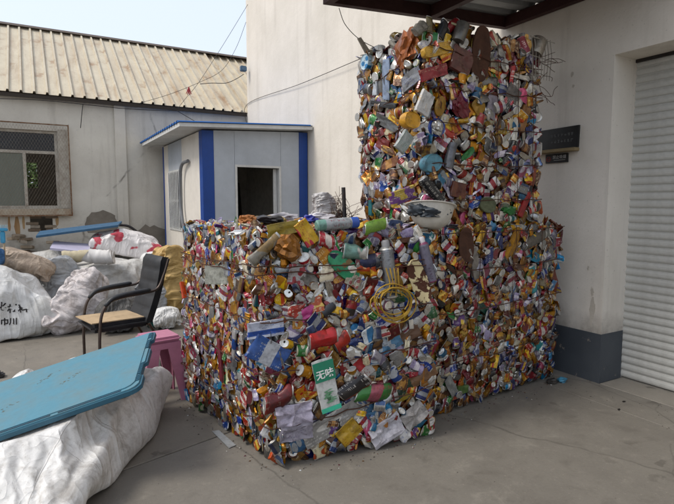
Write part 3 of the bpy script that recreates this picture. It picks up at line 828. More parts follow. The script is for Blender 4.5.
for i, (nm, a, b, c_, w_, mt) in enumerate(PAL):
    for d in ((0, 2) if i % 2 else (1, 3)):
        LAB.append((label('print_%s_%d' % (nm, d), a, b, c_, mt, .36, d), w_ / 2, nm))
LMAT = [l[0] for l in LAB]; LW = [l[1] for l in LAB]; LNM = [l[2] for l in LAB]
MATS_ALL = LMAT + [ALU, STEEL, DARK, RUSTPLATE]
IA, IS, ID, IR = len(LMAT), len(LMAT) + 1, len(LMAT) + 2, len(LMAT) + 3
KINDS = { # name: (count of shapes, maker)
    'crushed_can': (12, lambda r: can_geo(r, r.uniform(.075, .12), .033, r.uniform(.55, .95), r.uniform(.35, .9), r.uniform(-.3, .3))),
    'flattened_can': (10, lambda r: can_geo(r, r.uniform(.08, .125), .036, r.uniform(.2, .42), r.uniform(.5, 1.1), r.uniform(-.5, .5))),
    'squashed_can': (8, lambda r: can_geo(r, r.uniform(.03, .055), .034, r.uniform(.75, 1), r.uniform(.3, .8), 0)),
    'food_tin': (5, lambda r: lathe_geo(r, [(0, .036, 1), (.002, .038, 1), (.006, .0365, 0), (.02, .037, 0), (.035, .036, 0), (.05, .037, 0), (.066, .0365, 0), (.070, .038, 1), (.072, .036, 1), (.069, .033, 1), (.069, .012, 1)], 16, .12)),
    'crumpled_foil': (8, lambda r: foil_geo(r, r.uniform(.045, .07), r.uniform(.03, .045), r.uniform(.018, .03), .55)),
    'crushed_carton': (7, lambda r: pad_geo(r, r.uniform(.09, .14), r.uniform(.055, .085), .03, r.uniform(5, 12), .5)),
    'paper_scrap': (6, lambda r: pad_geo(r, r.uniform(.08, .13), r.uniform(.05, .09), .006, 7, .9)),
    'tin_lid': (4, lambda r: pad_geo(r, .074, .074, .008, 2.0, .15, .004)),
    'plastic_cap': (3, lambda r: pad_geo(r, .04, .04, .02, 2.0, .1, .002, 16)),
    'torn_sheet': (6, lambda r: pad_geo(r, r.uniform(.1, .17), r.uniform(.03, .06), .004, r.uniform(2.5, 6), 1.0)),
    'tab_strip': (4, lambda r: pad_geo(r, r.uniform(.08, .14), r.uniform(.012, .02), .006, 4, 1.2, 0, 12)),
}
NAMES = {'squashed_can': 'squashed_can'}
SHAPES = {}
for kn, (cnt, mk) in KINDS.items():
    for i in range(cnt): SHAPES[(kn, i)] = mk(random.Random(hash_ := (len(kn) * 131 + i * 17 + ord(kn[0]) * 7 + ord(kn[-1]))))
SMOOTH = {'crushed_can': .45, 'flattened_can': .4, 'squashed_can': .5, 'food_tin': .6, 'crumpled_foil': None, 'crushed_carton': .6, 'paper_scrap': .5, 'tin_lid': .7, 'plastic_cap': .7, 'torn_sheet': .5, 'tab_strip': .5}
_pm = {}
def piece_mesh(kn, i, lab):
    key = (kn, i, lab)
    if key not in _pm:
        V, F, FM, UV = SHAPES[(kn, i)]
        m0 = MATS_ALL[lab]
        _pm[key] = mesh_of(kn, V, F, [m0, ALU, DARK], FM, UV, SMOOTH[kn], (lab * .137 + i * .291) % 1.0)
    return _pm[key]

class Bale:
    def __init__(s, name, lab, loc, seed):
        s.root = thing(name, lab, 'bale', loc, 0, 'pressed bales of cans'); s.rg = random.Random(seed); s.pl = []; s.under = []; s.ex = []; s.nm = name
    def face(s, quad, weights, sp, size=1.0, bulge=.03, lw=None, bias=None, out=(-.022, .010), endon=.25, under=True, edge=.0, tilt=.38, flat=.92):
        """quad: four corners (u0v0,u1v0,u1v1,u0v1) counter-clockwise seen from outside"""
        A, B, Cc, D = [Vector(q) for q in quad]; rg = s.rg
        lu = ((B - A).length + (Cc - D).length) / 2; lv = ((D - A).length + (Cc - B).length) / 2
        N = (B - A).cross(D - A).normalized()
        kn = list(weights); kw = [weights[k] for k in kn]
        def pos(u, v): return A * (1 - u) * (1 - v) + B * u * (1 - v) + Cc * u * v + D * (1 - u) * v
        if under:
            nu, nv = int(lu / .075), int(lv / .075)
            for i in range(nu):
                for j in range(nv):
                    u, v = (i + rg.random()) / nu, (j + rg.random()) / nv
                    p = pos(u, v) + N * (bulge * (1 - (2 * u - 1) ** 4) * (1 - (2 * v - 1) ** 4) - rg.uniform(.04, .065))
                    k = rg.choice(['crumpled_foil', 'flattened_can', 'crushed_carton']); M = squash(s.orient(p, B - A, N, rg.uniform(0, 6.28), .5, rg) @ Matrix.Scale(1.3, 4), N, .5)
                    s.under.append((k, rg.randrange(KINDS[k][0]), rg.choices(range(len(LMAT)), lw or LW)[0], M))
        nu, nv = max(1, int(lu / sp)), max(1, int(lv / (sp * .92)))
        for j in range(nv):
            for i in range(nu + 1):
                u = (i + (j % 2) * .5 - .25 + rg.uniform(-.32, .32)) / nu; v = (j + .5 + rg.uniform(-.34, .34)) / nv
                if u < -.01 - edge or u > 1.01 + edge: continue
                p = pos(u, v) + N * (bulge * max(0, 1 - (2 * u - 1) ** 4) * max(0, 1 - (2 * v - 1) ** 4) + rg.uniform(*out))
                if any(((p - q).length < r_) for q, r_ in s.ex): continue
                k = rg.choices(kn, kw)[0]
                ang = rg.uniform(0, 6.28) if bias is None else bias + rg.gauss(0, .5)
                M = s.orient(p, B - A, N, ang, tilt, rg)
                if k in ('crushed_can', 'squashed_can', 'food_tin') and rg.random() < (endon if k != 'squashed_can' else .6):
                    M = M @ Matrix.Rotation(rg.uniform(-1.2, -1.57) if rg.random() < .6 else rg.uniform(1.2, 1.57), 4, 'Y')
                sc = size * rg.uniform(.85, 1.2); M = squash(M @ Matrix.Scale(sc, 4), N, rg.uniform(.5, .8) * flat)
                lab_ = rg.choices(range(len(LMAT)), lw or LW)[0]
                if k == 'tin_lid': lab_ = rg.choice([IA, IA, IS, IS, lab_])
                if k == 'crumpled_foil' and rg.random() < .4: lab_ = IA
                if k == 'torn_sheet' and rg.random() < .45: lab_ = rg.choice([IA, IS, IR])
                view = (CAM - p).normalized(); sc2 = sc * (max(0.05, view.dot(N)) ** .7) / depth(p)
                s.pl.append((sc2 * (1.25 if k not in ('tab_strip', 'plastic_cap') else .5) * (1 + rg.uniform(-.1, .1)), k, rg.randrange(KINDS[k][0]), lab_, M))
    def orient(s, p, U, N, ang, tilt, rg):
        fr = frame(p, U, N)
        return fr @ Matrix.Rotation(ang, 4, 'Z') @ Matrix.Rotation(rg.gauss(0, tilt * .6), 4, 'Y') @ Matrix.Rotation(rg.gauss(0, tilt), 4, 'X')
    def build(s, n_parts):
        s.pl.sort(key=lambda q: -q[0])
        for (_, k, i, lab_, M) in s.pl[:n_parts]: link_skew(k, piece_mesh(k, i, lab_), s.root, M)
        rest = [(k, i, l, M) for (_, k, i, l, M) in s.pl[n_parts:]] + s.under
        VV, FF, FMs, UVs, RN = [], [], [], [], []; b = 0; FS = []
        for (k, i, l, M) in rest:
            V, F, FM, UV = SHAPES[(k, i)]
            a = np.asarray(V) @ np.asarray(M.to_3x3()).T + np.asarray(M.translation)
            VV.append(a); UVs.append(np.asarray(UV)); RN.append(np.full(len(V), s.rg.random()))
            FF += [tuple(x + b for x in f) for f in F]; FMs += [l if m_ == 0 else (IA if m_ == 1 else ID) for m_ in FM]; FS += [SMOOTH[k] is not None] * len(F)
            b += len(V)
        if rest:
            me = mesh_of('compacted_scrap', np.concatenate(VV), FF, MATS_ALL, FMs, np.concatenate(UVs), None, np.concatenate(RN))
            o = link('compacted_scrap', me, s.root); o['kind'] = 'stuff'

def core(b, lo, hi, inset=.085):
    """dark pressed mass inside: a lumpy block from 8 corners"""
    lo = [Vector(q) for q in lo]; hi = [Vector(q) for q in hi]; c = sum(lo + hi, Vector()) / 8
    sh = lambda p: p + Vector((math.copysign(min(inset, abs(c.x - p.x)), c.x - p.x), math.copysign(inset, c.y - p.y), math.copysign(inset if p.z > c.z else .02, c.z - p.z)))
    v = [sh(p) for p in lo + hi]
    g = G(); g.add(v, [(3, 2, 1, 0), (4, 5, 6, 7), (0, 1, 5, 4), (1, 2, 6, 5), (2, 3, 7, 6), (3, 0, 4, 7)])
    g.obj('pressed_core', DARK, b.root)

def strap(b, pts, seed, r=.0035, sag=.012):
    rg = random.Random(seed); P = []
    for p, q in zip(pts[:-1], pts[1:]):
        p, q = Vector(p), Vector(q)
        for k in range(14): 
            t = k / 14; P.append(p.lerp(q, t) + Vector((rg.gauss(0, .004), rg.gauss(0, .004), rg.gauss(0, .006) - sag * math.sin(math.pi * t))))
    P.append(Vector(pts[-1]))
    g = G(); g.tube(P, r, 5); g.obj('binding_wire', RUST, b.root)

# ---- corners
A_lo = [(1.12, 2.62, .03), (2.16, 2.50, .03), (2.16, 3.93, .03), (.92, 3.97, .03)]
A_hi = [(1.055, 2.71, 1.34), (2.16, 2.57, 1.34), (2.16, 3.9, 1.34), (.945, 3.9, 1.34)]
B_lo = [(2.20, 2.69, .03), (3.80, 2.87, .03), (3.78, 3.95, .03), (2.20, 3.9, .03)]
B_hi = [(2.19, 2.63, 1.34), (3.70, 2.78, 1.33), (3.70, 3.9, 1.33), (2.19, 3.85, 1.34)]
C_lo = [(2.31, 2.75, 1.38), (3.39, 2.75, 1.37), (3.39, 3.58, 1.37), (2.31, 3.58, 1.38)]
C_hi = [(2.28, 2.75, 2.65), (3.33, 2.75, 2.68), (3.33, 3.6, 2.68), (2.28, 3.6, 2.62)]
def quads(lo, hi): return {'front': (lo[0], lo[1], hi[1], hi[0]), 'left': (lo[3], lo[0], hi[0], hi[3]), 'top': (hi[0], hi[1], hi[2], hi[3]), 'right': (lo[1], lo[2], hi[2], hi[1])}
QA, QB, QC = quads(A_lo, A_hi), quads(B_lo, B_hi), quads(C_lo, C_hi)
baleA = Bale('can_bale', 'large block of pressed drink cans nearest the camera with long side face', (1.6, 3.2, 0), 5)
baleB = Bale('can_bale', 'lower block of pressed cans against the wall pier beneath the tall stack', (3.0, 3.3, 0), 6)
baleC = Bale('can_bale', 'upper block of pressed tins and tubs stacked under the canopy', (2.8, 3.2, 1.36), 7)

# ---- single pieces one can recognise: placed on the faces, long axis between two photo points
HM = {}
def hm(col, rough=.45, metal=.1, acc=None, pr=None, d=0):
    key = (col, metal, acc, pr, d)
    if key not in HM: HM[key] = label('print_' + col.strip('#'), col, acc or col, pr or acc or col, metal, rough, d, .6)
    return HM[key]
def hero(b, q, kind, x1, y1, x2, y2, wpx, mat, off=.03, name=None, lab=None, th=.03, ex=6, crumple=.35, roll=0.0, excl=.6, prof=None, mats=None, out=None, dome=0.0, rim=0.0, seed=None):
    A, B, Cc, D = [Vector(p) for p in q]; N = (B - A).cross(D - A).normalized(); off = off * .6 + .004; P0 = (A + B + Cc + D) / 4 + N * off
    p1, p2 = atplane(x1, y1, P0, N), atplane(x2, y2, P0, N); L = (p2 - p1).length; mid = (p1 + p2) / 2
    W = wpx / FPX * depth(mid)
    rg = random.Random(seed if seed is not None else int(x1 * 7 + y1 * 13)); M = frame(mid, p2 - p1, N) @ Matrix.Rotation(roll, 4, 'X')
    if kind == 'pad': geo = pad_geo(rg, L, W * .92, th, ex, crumple * 1.5 + .1, rim, 24, out, dome); sm_ = .45
    elif kind == 'can': geo = can_geo(rg, L, W * .42, .7, crumple * 1.6 + .25, rg.uniform(-.3, .3), 18); sm_ = .5
    elif kind == 'lathe': geo = lathe_geo(rg, [(a * L, r_ * W / 2, m_) for a, r_, m_ in prof], 18, crumple * .2); sm_ = .6
    elif kind == 'foil': geo = foil_geo(rg, L / 2, W / 2, min(L, W) * .3, crumple, 3); sm_ = None
    V, F, FM, UV = geo
    nm = name or {'pad': 'crushed_carton', 'can': 'crushed_can', 'lathe': 'aerosol_can', 'foil': 'crumpled_foil'}[kind]
    o = link(nm, mesh_of(nm, V, F, mats or [mat, ALU, DARK], FM, UV, sm_, rg.random()), b.root, M)
    if lab: o['label'] = lab
    n = max(1, int(L / max(W, .02)))
    for k in range(n): b.ex.append((p1.lerp(p2, (k + .5) / n), W * excl * .75))
    return o, M, L, W

# front face of the near bale
f = QA['front']
AER = [(0, .8, 1), (.02, .98, 1), (.04, 1, 0), (.8, 1, 0), (.84, .97, 1), (.88, .7, 1), (.885, .55, 2), (.97, .55, 2), (1, .4, 2)]
o, M, L, W = hero(baleA, f, 'pad', 322, 361, 332, 411, 23, hm('#dcdcd8', .5, 0, '#dcdcd8', '#dcdcd8'), .085, 'carton', 'white and green printed carton standing out of the bale', .02, 10, .0, excl=.9)
def stick(parent, M, x, y, w, h, z, mat, nm='print'):
    g = G(); g.box(x - w / 2, x + w / 2, y - h / 2, y + h / 2, z, z + .0015); me = mesh_of(nm, g.v, g.f, mat, g.m); return link(nm, me, parent, Matrix.Identity(4), True)
GRN = plain('carton_green', '#137a5c', .5, 0, .25); 
stick(o, M, -L * .30, 0, L * .38, W * .97, .004, GRN, 'green_panel'); stick(o, M, L * .45, 0, L * .09, W * .93, .004, plain('carton_mint', '#35b894', .5), 'green_panel')
link('lettering', text_mesh('无味', W * .42, plain('carton_white', '#e8e8e2', .5), bold=.0012), o, Matrix.Translation((-L * .24, 0, .0075)) @ Matrix.Rotation(math.pi / 2, 4, 'Z'), True)
rg = random.Random(2)
for k in range(5):
    g = G(); pts = blob_poly(10, W * .07, W * .16, k, .3); g.prism([(L * (.1 + .05 * k) + a, W * rg.uniform(-.2, .2) + b_, .0045) for a, b_ in pts], (0, 0, .001)); link('leaf_print', mesh_of('leaf_print', g.v, g.f, plain('leaf_print', '#5d8f6a', .5), g.m), o, None, True)
hero(baleA, f, 'can', 343, 400, 364, 374, 17, hm('#1f1a1b', .4, .3, '#b01c22', '#e8e0da', 1), .05, lab='black and red crushed drink can')
hero(baleA, f, 'can', 358, 388, 389, 398, 19, hm('#3f9a35', .4, .3, '#d2607c', '#c8342c', 2), .055, lab='green and pink crushed drink can')
hero(baleA, f, 'pad', 305, 440, 362, 406, 24, hm('#8d8a86', .5, .3, '#c4c0ba', '#c4c0ba', 3), .04, 'torn_sheet', 'grey dotted sheet folded across the bale foot', .012, 5, .3)
hero(baleA, f, 'pad', 340, 441, 358, 423, 20, hm('#d2ae1c', .5, .1, '#d2ae1c', '#a8542c'), .05, 'crushed_carton', 'yellow flattened packet')
hero(baleA, f, 'pad', 276, 418, 312, 411, 24, hm('#c7bfd0', .7, 0, '#c7bfd0', '#d8d2dc'), .06, 'paper_scrap', None, .005, 8, .8)
hero(baleA, f, 'pad', 280, 435, 312, 429, 18, hm('#c3bccb', .7, 0, '#c3bccb', '#8878a8'), .06, 'paper_scrap', None, .005, 8, .8)
hero(baleA, f, 'pad', 372, 440, 400, 420, 24, hm('#c0bcc2', .7, 0, '#c0bcc2', '#8a8690'), .04, 'paper_scrap', None, .006, 8, .8)
hero(baleA, f, 'pad', 404, 425, 424, 405, 20, hm('#c4bfba', .7, 0, '#c4bfba', '#9a948e'), .04, 'paper_scrap', None, .006, 8, .8)
hero(baleA, f, 'pad', 252, 345, 286, 362, 27, hm('#2a51a4', .4, .2, '#c9ccd4', '#c9ccd4', 2), .045, 'crushed_carton', 'blue and white flattened tin box', .03, 8, .25)
hero(baleA, f, 'pad', 248, 332, 284, 326, 18, hm('#b9bccb', .5, .1, '#27469a', '#27469a', 1), .04)
hero(baleA, f, 'can', 308, 340, 336, 336, 18, hm('#a9181c', .38, .4, '#c8bca8', '#e8dcc8', 1), .045, crumple=.3)
hero(baleA, f, 'can', 334, 346, 349, 336, 15, hm('#a5161f', .38, .4, '#7d0e16'), .045)
hero(baleA, f, 'can', 264, 401, 292, 398, 21, hm('#b0181c', .38, .35, '#8a1218', '#e8d8c8'), .04)
hero(baleA, f, 'pad', 330, 253, 358, 279, 22, hm('#2f9c68', .45, 0), .05, 'plastic_lid', 'green oval plastic lid with tan tape', .03, 2.4, .1, dome=.01, rim=.003)
hero(baleA, f, 'pad', 351, 260, 338, 271, 6, hm('#a88a5c', .6, 0), .066, 'tape_strip', None, .004, 8, .1)
sil = hm('#9fa1a5', .35, .7, '#9fa1a5', '#6a6c70')
o, M, L, W = hero(baleA, f, 'lathe', 391, 298, 385, 240, 15, sil, .055, 'aerosol_can', 'silver aerosol can with a small printed portrait', prof=AER, crumple=.2, mats=[sil, ALU, plain('cap_grey', '#8c8c8e', .4)])
for (t, w, h, col) in ((-.34, .62, .2, '#1d2630'), (-.22, .26, .09, '#b98d74'), (-.17, .28, .05, '#1a1614')):
    g = G(); n = 8
    for k in range(n):
        for s_ in (0, 1):
            pass
    vs_ = []; fs = []
    for k in range(n + 1):
        a = math.pi / 2 + (k / n - .5) * 2 * w; e = math.sqrt(max(0, 1 - (2 * k / n - 1) ** 2)) * .5 + (.5 if col == '#1d2630' else .1)
        for s_ in (-1, 1): vs_.append((t * L + s_ * h * L * .5 * min(e, 1), math.cos(a) * W * .513, math.sin(a) * W * .513))
    fs = [(2 * k, 2 * k + 1, 2 * k + 3, 2 * k + 2) for k in range(n)]
    link('portrait_print', mesh_of('portrait_print', vs_, fs, plain('portrait_print', col, .5)), o, None, True)
lv = hm('#a9a2bc', .4, .3, '#a9a2bc', '#7a4a72', 1)
hero(baleA, f, 'lathe', 432, 282, 421, 237, 11, lv, .05, 'aerosol_can', 'lavender aerosol can with pink base', prof=AER, crumple=.2, mats=[hm('#c25a8a'), lv, lv][::-1] if False else [lv, hm('#b04a78'), plain('cap_white', '#c8c4c8', .4)])
# rust-eaten cream plate
rp = MB('peeling_cream_paint'); v = rp.coord('Object'); n1 = rp.noise(v, 17, 4, .55, .8)
RPM = rp.fin(rp.mix(rp.ramp(n1, .5, .52), srgb('#4a2a1a'), srgb('#c9b98c')), rp.ramp(n1, .5, .52, .95, .6))
hero(baleA, f, 'pad', 411, 260, 427, 302, 22, RPM, .06, 'rusty_plate', 'cream painted plate eaten by rust', .008, 2.6, .5)
hero(baleA, f, 'foil', 276, 240, 300, 254, 24, hm('#8f5a2c', .35, .5), .06, crumple=.5, lab='copper coloured crumpled foil')
hero(baleA, f, 'pad', 268, 232, 300, 226, 14, hm('#c9a81e', .4, .4), .05, lab='glossy yellow flattened tin')
hero(baleA, f, 'pad', 300, 222, 314, 244, 17, hm('#c8a02a', .45, .2, '#b02a3c', '#b02a3c', 3), .05)
hero(baleA, f, 'pad', 288, 274, 306, 276, 22, hm('#cfcac8', .5, 0, '#b22a30', '#b22a30', 0), .055, lab='white packet printed with red flowers', th=.012)
hero(baleA, f, 'can', 250, 262, 280, 236, 12, hm('#bdb4a4', .5, .1, '#b98f54'), .055)
hero(baleA, f, 'can', 318, 240, 334, 240, 16, hm('#a31d20', .38, .4, '#c8c0b8'), .045)
hero(baleA, f, 'can', 342, 250, 366, 254, 17, hm('#7d9c94', .4, .6, '#b9b8b4'), .05)
hero(baleA, f, 'can', 358, 264, 380, 260, 15, hm('#2b3f78', .4, .5, '#9aa0ac'), .05)
hero(baleA, f, 'lathe', 316, 226, 358, 222, 12, None, .03, 'plastic_bottle', 'white bottle with blue cap lying along the top edge', prof=[(0, .7, 1), (.03, 1, 1), (.18, 1, 1), (.2, 1, 0), (.74, 1, 0), (.8, .8, 0), (.81, .95, 2), (.98, .95, 2), (1, .8, 2)], crumple=.3, mats=[hm('#c9ced2', .45, 0, '#dfe3e4', '#b04a50', 3), hm('#8fc2b4', .5, 0), plain('cap_blue', '#1c4aa0', .4)])
hero(baleA, f, 'can', 364, 226, 386, 226, 13, hm('#7fae2e', .4, .2, '#d9dcd4', '#2f6a2a', 1), .03)
hero(baleA, f, 'pad', 300, 318, 320, 306, 13, hm('#b5407a', .5, 0), .05, lab='magenta plastic scrap', th=.015, crumple=.6)
hero(baleA, f, 'lathe', 322, 314, 333, 304, 11, None, .05, 'plastic_cap', None, prof=[(0, .9, 0), (.1, 1, 0), (.9, 1, 0), (1, .9, 0)], crumple=.05, mats=[plain('cap_dark', '#22252c', .4)])
hero(baleA, f, 'can', 349, 316, 354, 293, 13, hm('#2a1d1a', .4, .3, '#a01c1e', '#c9a24a', 2), .05)
hero(baleA, f, 'pad', 404, 388, 436, 368, 14, hm('#7a5a38', .8, 0), .03, 'cardboard_scrap', None, .01, 8, .4)
hero(baleA, f, 'pad', 393, 400, 412, 384, 20, hm('#173f2c', .5, .2, '#c0a848', '#c0a848', 1), .035)
hero(baleA, f, 'pad', 377, 350, 400, 336, 19, hm('#4c93bc', .45, .1, '#c5d0d8', '#1a3a7c', 0), .045)
hero(baleA, f, 'pad', 396, 342, 420, 328, 15, hm('#6d4a30', .6, .1), .03)
hero(baleA, f, 'pad', 370, 375, 352, 352, 16, hm('#c0bcb8', .4, .3, '#a01c22', '#a01c22', 2), .04)
hero(baleA, f, 'pad', 372, 330, 390, 317, 14, hm('#b8b4be', .5, .2, '#2a3a88', '#2a3a88', 1), .04)
# coil of yellow cable
YEL = plain('yellow_cable', '#a8841e', .5, 0, .4)
N = Vector((-.1, -.99, 0)); g = G(); rgk = random.Random(1)
for k in range(6):
    c0 = (393 + rgk.uniform(-4, 4), 301 + rgk.uniform(-3, 3)); rx, ry = 18 + rgk.uniform(-4, 4), 16 + rgk.uniform(-4, 4); pts = []
    for t in range(25):
        a = t / 24 * rgk.uniform(5.9, 6.4) + k; pts.append(atplane(c0[0] + rx * math.cos(a), c0[1] + ry * math.sin(a) * (.8 if math.sin(a) < 0 else 1.1), Vector((1.6, 2.45 - k * .006 + .004 * math.sin(a * 3), .6)), Vector((.11, -1, 0)).normalized()))
    g.tube(pts, .0042, 6)
for k in range(4): g.tube(spline([atplane(386 + k * 4, 268, Vector((1.6, 2.47, .6)), Vector((.11, -1, 0)).normalized()), atplane(390 + k * 3, 285, Vector((1.6, 2.45, .6)), Vector((.11, -1, 0)).normalized()), atplane(384 + k * 6, 296, Vector((1.6, 2.44, .6)), Vector((.11, -1, 0)).normalized())], 5), .0042, 6)
o = g.obj('cable_coil', YEL, baleA.root, smooth=1.2); o['label'] = 'coil of yellow cable caught in the bale'
# left face of the near bale
f = QA['left']
hero(baleA, f, 'pad', 205, 275, 228, 275, 21, hm('#a7a89e', .35, .6, '#b9bab0', '#6d7a68', 0), .06, 'tin_sheet', 'pale grey flattened tin sheet on the side of the bale', .008, 9, .2)
hero(baleA, f, 'pad', 218, 338, 221, 382, 6, hm('#b01a1c', .4, .1), .06, 'red_strap', 'red plastic strap hanging on the side of the bale', .015, 5, .4)
hero(baleA, f, 'pad', 180, 282, 183, 298, 4, hm('#b8321f', .4, .1), .05)
hero(baleA, f, 'can', 232, 356, 236, 330, 8, hm('#c4c0be', .4, .3, '#2a4a9c', '#2a4a9c', 2), .05)

# lower bale by the wall
f = QB['front']
hero(baleB, f, 'pad', 465, 228, 468, 262, 24, RUSTPLATE, .05, 'rusty_plate', 'dark rusty oval plate at the top of the lower bale', .01, 2.3, .2)
hero(baleB, f, 'pad', 505, 262, 520, 228, 15, hm('#a87c1e', .35, .7), .05, 'tin_sheet', 'gold folded tin sheet', .01, 3.0, .3)
hero(baleB, f, 'pad', 506, 268, 518, 264, 13, hm('#4a1f5c', .5, 0), .04, 'plastic_lid', None, .02, 2, .1)
hero(baleB, f, 'pad', 504, 287, 515, 284, 14, hm('#a4b2b8', .4, .1, '#1f3c8e', '#1f3c8e', 3), .04, 'plastic_lid', None, .015, 2.2, .1, rim=.005)
hero(baleB, f, 'can', 524, 240, 543, 240, 12, hm('#8d8272', .6, .1), .04)
hero(baleB, f, 'pad', 526, 252, 540, 260, 10, hm('#2b7c9c', .4, .1), .04)
hero(baleB, f, 'can', 534, 292, 530, 265, 11, hm('#2f8c94', .4, .2, '#b08a3c', '#c8c0b0', 2), .035)
hero(baleB, f, 'pad', 518, 277, 546, 284, 6, hm('#a8987c', .6, 0), .05, 'stick', None, .012, 6, .3)
hero(baleB, f, 'pad', 553, 272, 557, 292, 9, hm('#b5541e', .5, .2), .03)
hero(baleB, f, 'pad', 547, 225, 552, 260, 9, hm('#a8a69c', .4, .5), .03, 'torn_sheet', None, .01, 4, .7)
hero(baleB, f, 'pad', 478, 278, 472, 248, 13, hm('#a89f94', .45, .4), .04)
hero(baleB, f, 'pad', 437, 340, 428, 355, 11, hm('#8a1420', .4, .3), .03)
hero(baleB, f, 'pad', 447, 378, 455, 395, 10, hm('#b5b5b0', .6, 0), .04, 'paper_scrap', None, .005, 8, .8)
hero(baleB, f, 'pad', 458, 391, 468, 389, 9, hm('#7aa63a', .5, 0), .04)
hero(baleB, f, 'pad', 478, 303, 488, 312, 9, hm('#15604e', .5, 0), .04)

# upper bale: two faces
f = QC['left']
hero(baleC, f, 'pad', 386, 60, 386, 100, 13, hm('#96a4ba', .4, .3), .04, 'tin_sheet', 'tall pale blue sheet on the side of the upper bale', .012, 8, .3)
hero(baleC, f, 'pad', 375, 76, 375, 96, 8, hm('#b5bac2', .5, .1), .04, 'crushed_carton', None, .02, 8, .4)
hero(baleC, f, 'pad', 361, 62, 369, 62, 17, hm('#b8d2dc', .4, 0, '#3d86b4', '#22242a', 3), .05, 'plastic_tub', 'white and blue tub with dark rim', .05, 2, .1, rim=.006)
hero(baleC, f, 'foil', 402, 70, 412, 30, 22, hm('#a8662e', .35, .5), .04, 'crumpled_foil', 'copper brown crumpled sheet at the top corner', crumple=.6)
hero(baleC, f, 'pad', 393, 48, 400, 64, 9, hm('#8e5a62', .5, .1), .03)
hero(baleC, f, 'pad', 402, 86, 420, 72, 17, hm('#a3a5a8', .4, .3, '#a3a5a8', '#28469c'), .05)
hero(baleC, f, 'pad', 370, 103, 396, 106, 6, hm('#17181c', .5, 0), .05)
hero(baleC, f, 'pad', 375, 118, 398, 128, 11, hm('#8d8d8c', .4, .4), .04)
hero(baleC, f, 'pad', 377, 140, 388, 148, 13, hm('#7c1418', .45, .2), .04)
hero(baleC, f, 'pad', 380, 168, 398, 160, 10, hm('#8a5432', .5, .2, '#b5803c', '#d9b06a', 2), .04)
hero(baleC, f, 'pad', 380, 188, 384, 175, 12, hm('#a49bb4', .5, .1), .04)
hero(baleC, f, 'pad', 366, 194, 366, 178, 9, hm('#b4bac4', .5, .2), .04)
hero(baleC, f, 'pad', 370, 216, 370, 200, 6, hm('#2a8f94', .5, 0), .04)
f = QC['front']
hero(baleC, f, 'pad', 424, 53, 451, 46, 13, hm('#c49a1c', .45, .1, '#c49a1c', '#7a4a14'), .05, 'plastic_tub', 'yellow crushed tub near the top', .05, 4, .4)
hero(baleC, f, 'pad', 421, 76, 448, 68, 13, hm('#a81c38', .45, .1, '#a81c38', '#e0c8a0'), .05, 'crushed_carton', 'crimson packet with pale lettering')
hero(baleC, f, 'pad', 453, 55, 472, 66, 26, hm('#8d1418', .5, .1, '#8d1418', '#b08848'), .06, 'crushed_carton', 'large dark red box near the top', .07, 10, .15)
hero(baleC, f, 'pad', 478, 82, 484, 26, 26, RUSTPLATE, .05, 'rusty_plate', 'big dark rusty curved plate at the top', .02, 2.6, .4)
hero(baleC, f, 'pad', 422, 114, 430, 92, 18, hm('#d4d2ce', .5, 0, '#d4d2ce', '#c8a23a', 3), .06, 'carton', 'white carton with a yellow mark', .03, 8, .15)
hero(baleC, f, 'pad', 438, 116, 443, 96, 14, hm('#a07a34', .4, .4), .06, 'tin_sheet', None, .02, 2.2, .15, dome=.01)
hero(baleC, f, 'foil', 455, 98, 468, 118, 16, hm('#8e161a', .4, .2), .05, crumple=.5)
hero(baleC, f, 'pad', 472, 104, 486, 108, 22, hm('#9c7436', .4, .5), .05, 'tin_sheet', None, .015, 1.3, .2)
hero(baleC, f, 'pad', 404, 118, 420, 122, 18, hm('#c28c1c', .45, .1, '#c28c1c', '#c28c1c'), .06, 'plastic_tub', 'yellow plastic tub lying on its side', .06, 2.4, .15, rim=.008)
hero(baleC, f, 'pad', 429, 127, 445, 128, 20, hm('#1f3a9c', .4, .1), .05, 'plastic_lid', 'blue rimmed round lid', .02, 2, .05, rim=.004)
hero(baleC, f, 'foil', 432, 127, 443, 128, 14, ALU, .064, 'crumpled_foil', None, crumple=.4)
hero(baleC, f, 'pad', 400, 150, 410, 134, 15, hm('#c6ccc6', .5, 0, '#c6ccc6', '#2aa08c', 3), .05, 'carton', None, .03, 7, .3)
hero(baleC, f, 'pad', 424, 166, 442, 160, 20, hm('#74a6bc', .45, 0), .065, 'plastic_tub', 'pale blue round tub', .06, 2, .1, rim=.006)
hero(baleC, f, 'lathe', 448, 168, 452, 143, 11, None, .05, 'plastic_tube', 'grey crumpled tube', prof=[(0, .9, 0), (.1, 1, 0), (.5, 1, 0), (.9, 1, 0), (1, .9, 0)], crumple=.9, mats=[hm('#9a9ca2', .4, .4)])
hero(baleC, f, 'pad', 462, 160, 474, 148, 7, hm('#1c7a34', .5, 0), .055, 'plastic_scrap', None, .015, 4, .9)
hero(baleC, f, 'pad', 392, 200, 416, 191, 15, hm('#6a2f82', .5, .1, '#c9a41e', '#e8d8a8', 0), .06, 'crushed_carton', 'purple and yellow printed box', .04, 9, .15)
blk = hm('#1c1c1f', .4, .2, '#1c1c1f', '#b8b4ac', 2)
hero(baleC, f, 'can', 424, 176, 440, 204, 14, blk, .06, 'aerosol_can', 'black can with pale lettering', crumple=.15)
hero(baleC, f, 'pad', 437, 185, 446, 174, 13, hm('#c2ccd2', .4, .1, '#3a9ac8', '#3a9ac8', 2), .05)
hero(baleC, f, 'pad', 424, 200, 434, 206, 12, hm('#b5637c', .5, 0), .05)
hero(baleC, f, 'pad', 480, 203, 496, 207, 17, hm('#6f7450', .7, 0, '#6f7450', '#8a8c66'), .05, 'scouring_pad', 'olive round scouring pad', .03, 2.2, .4)
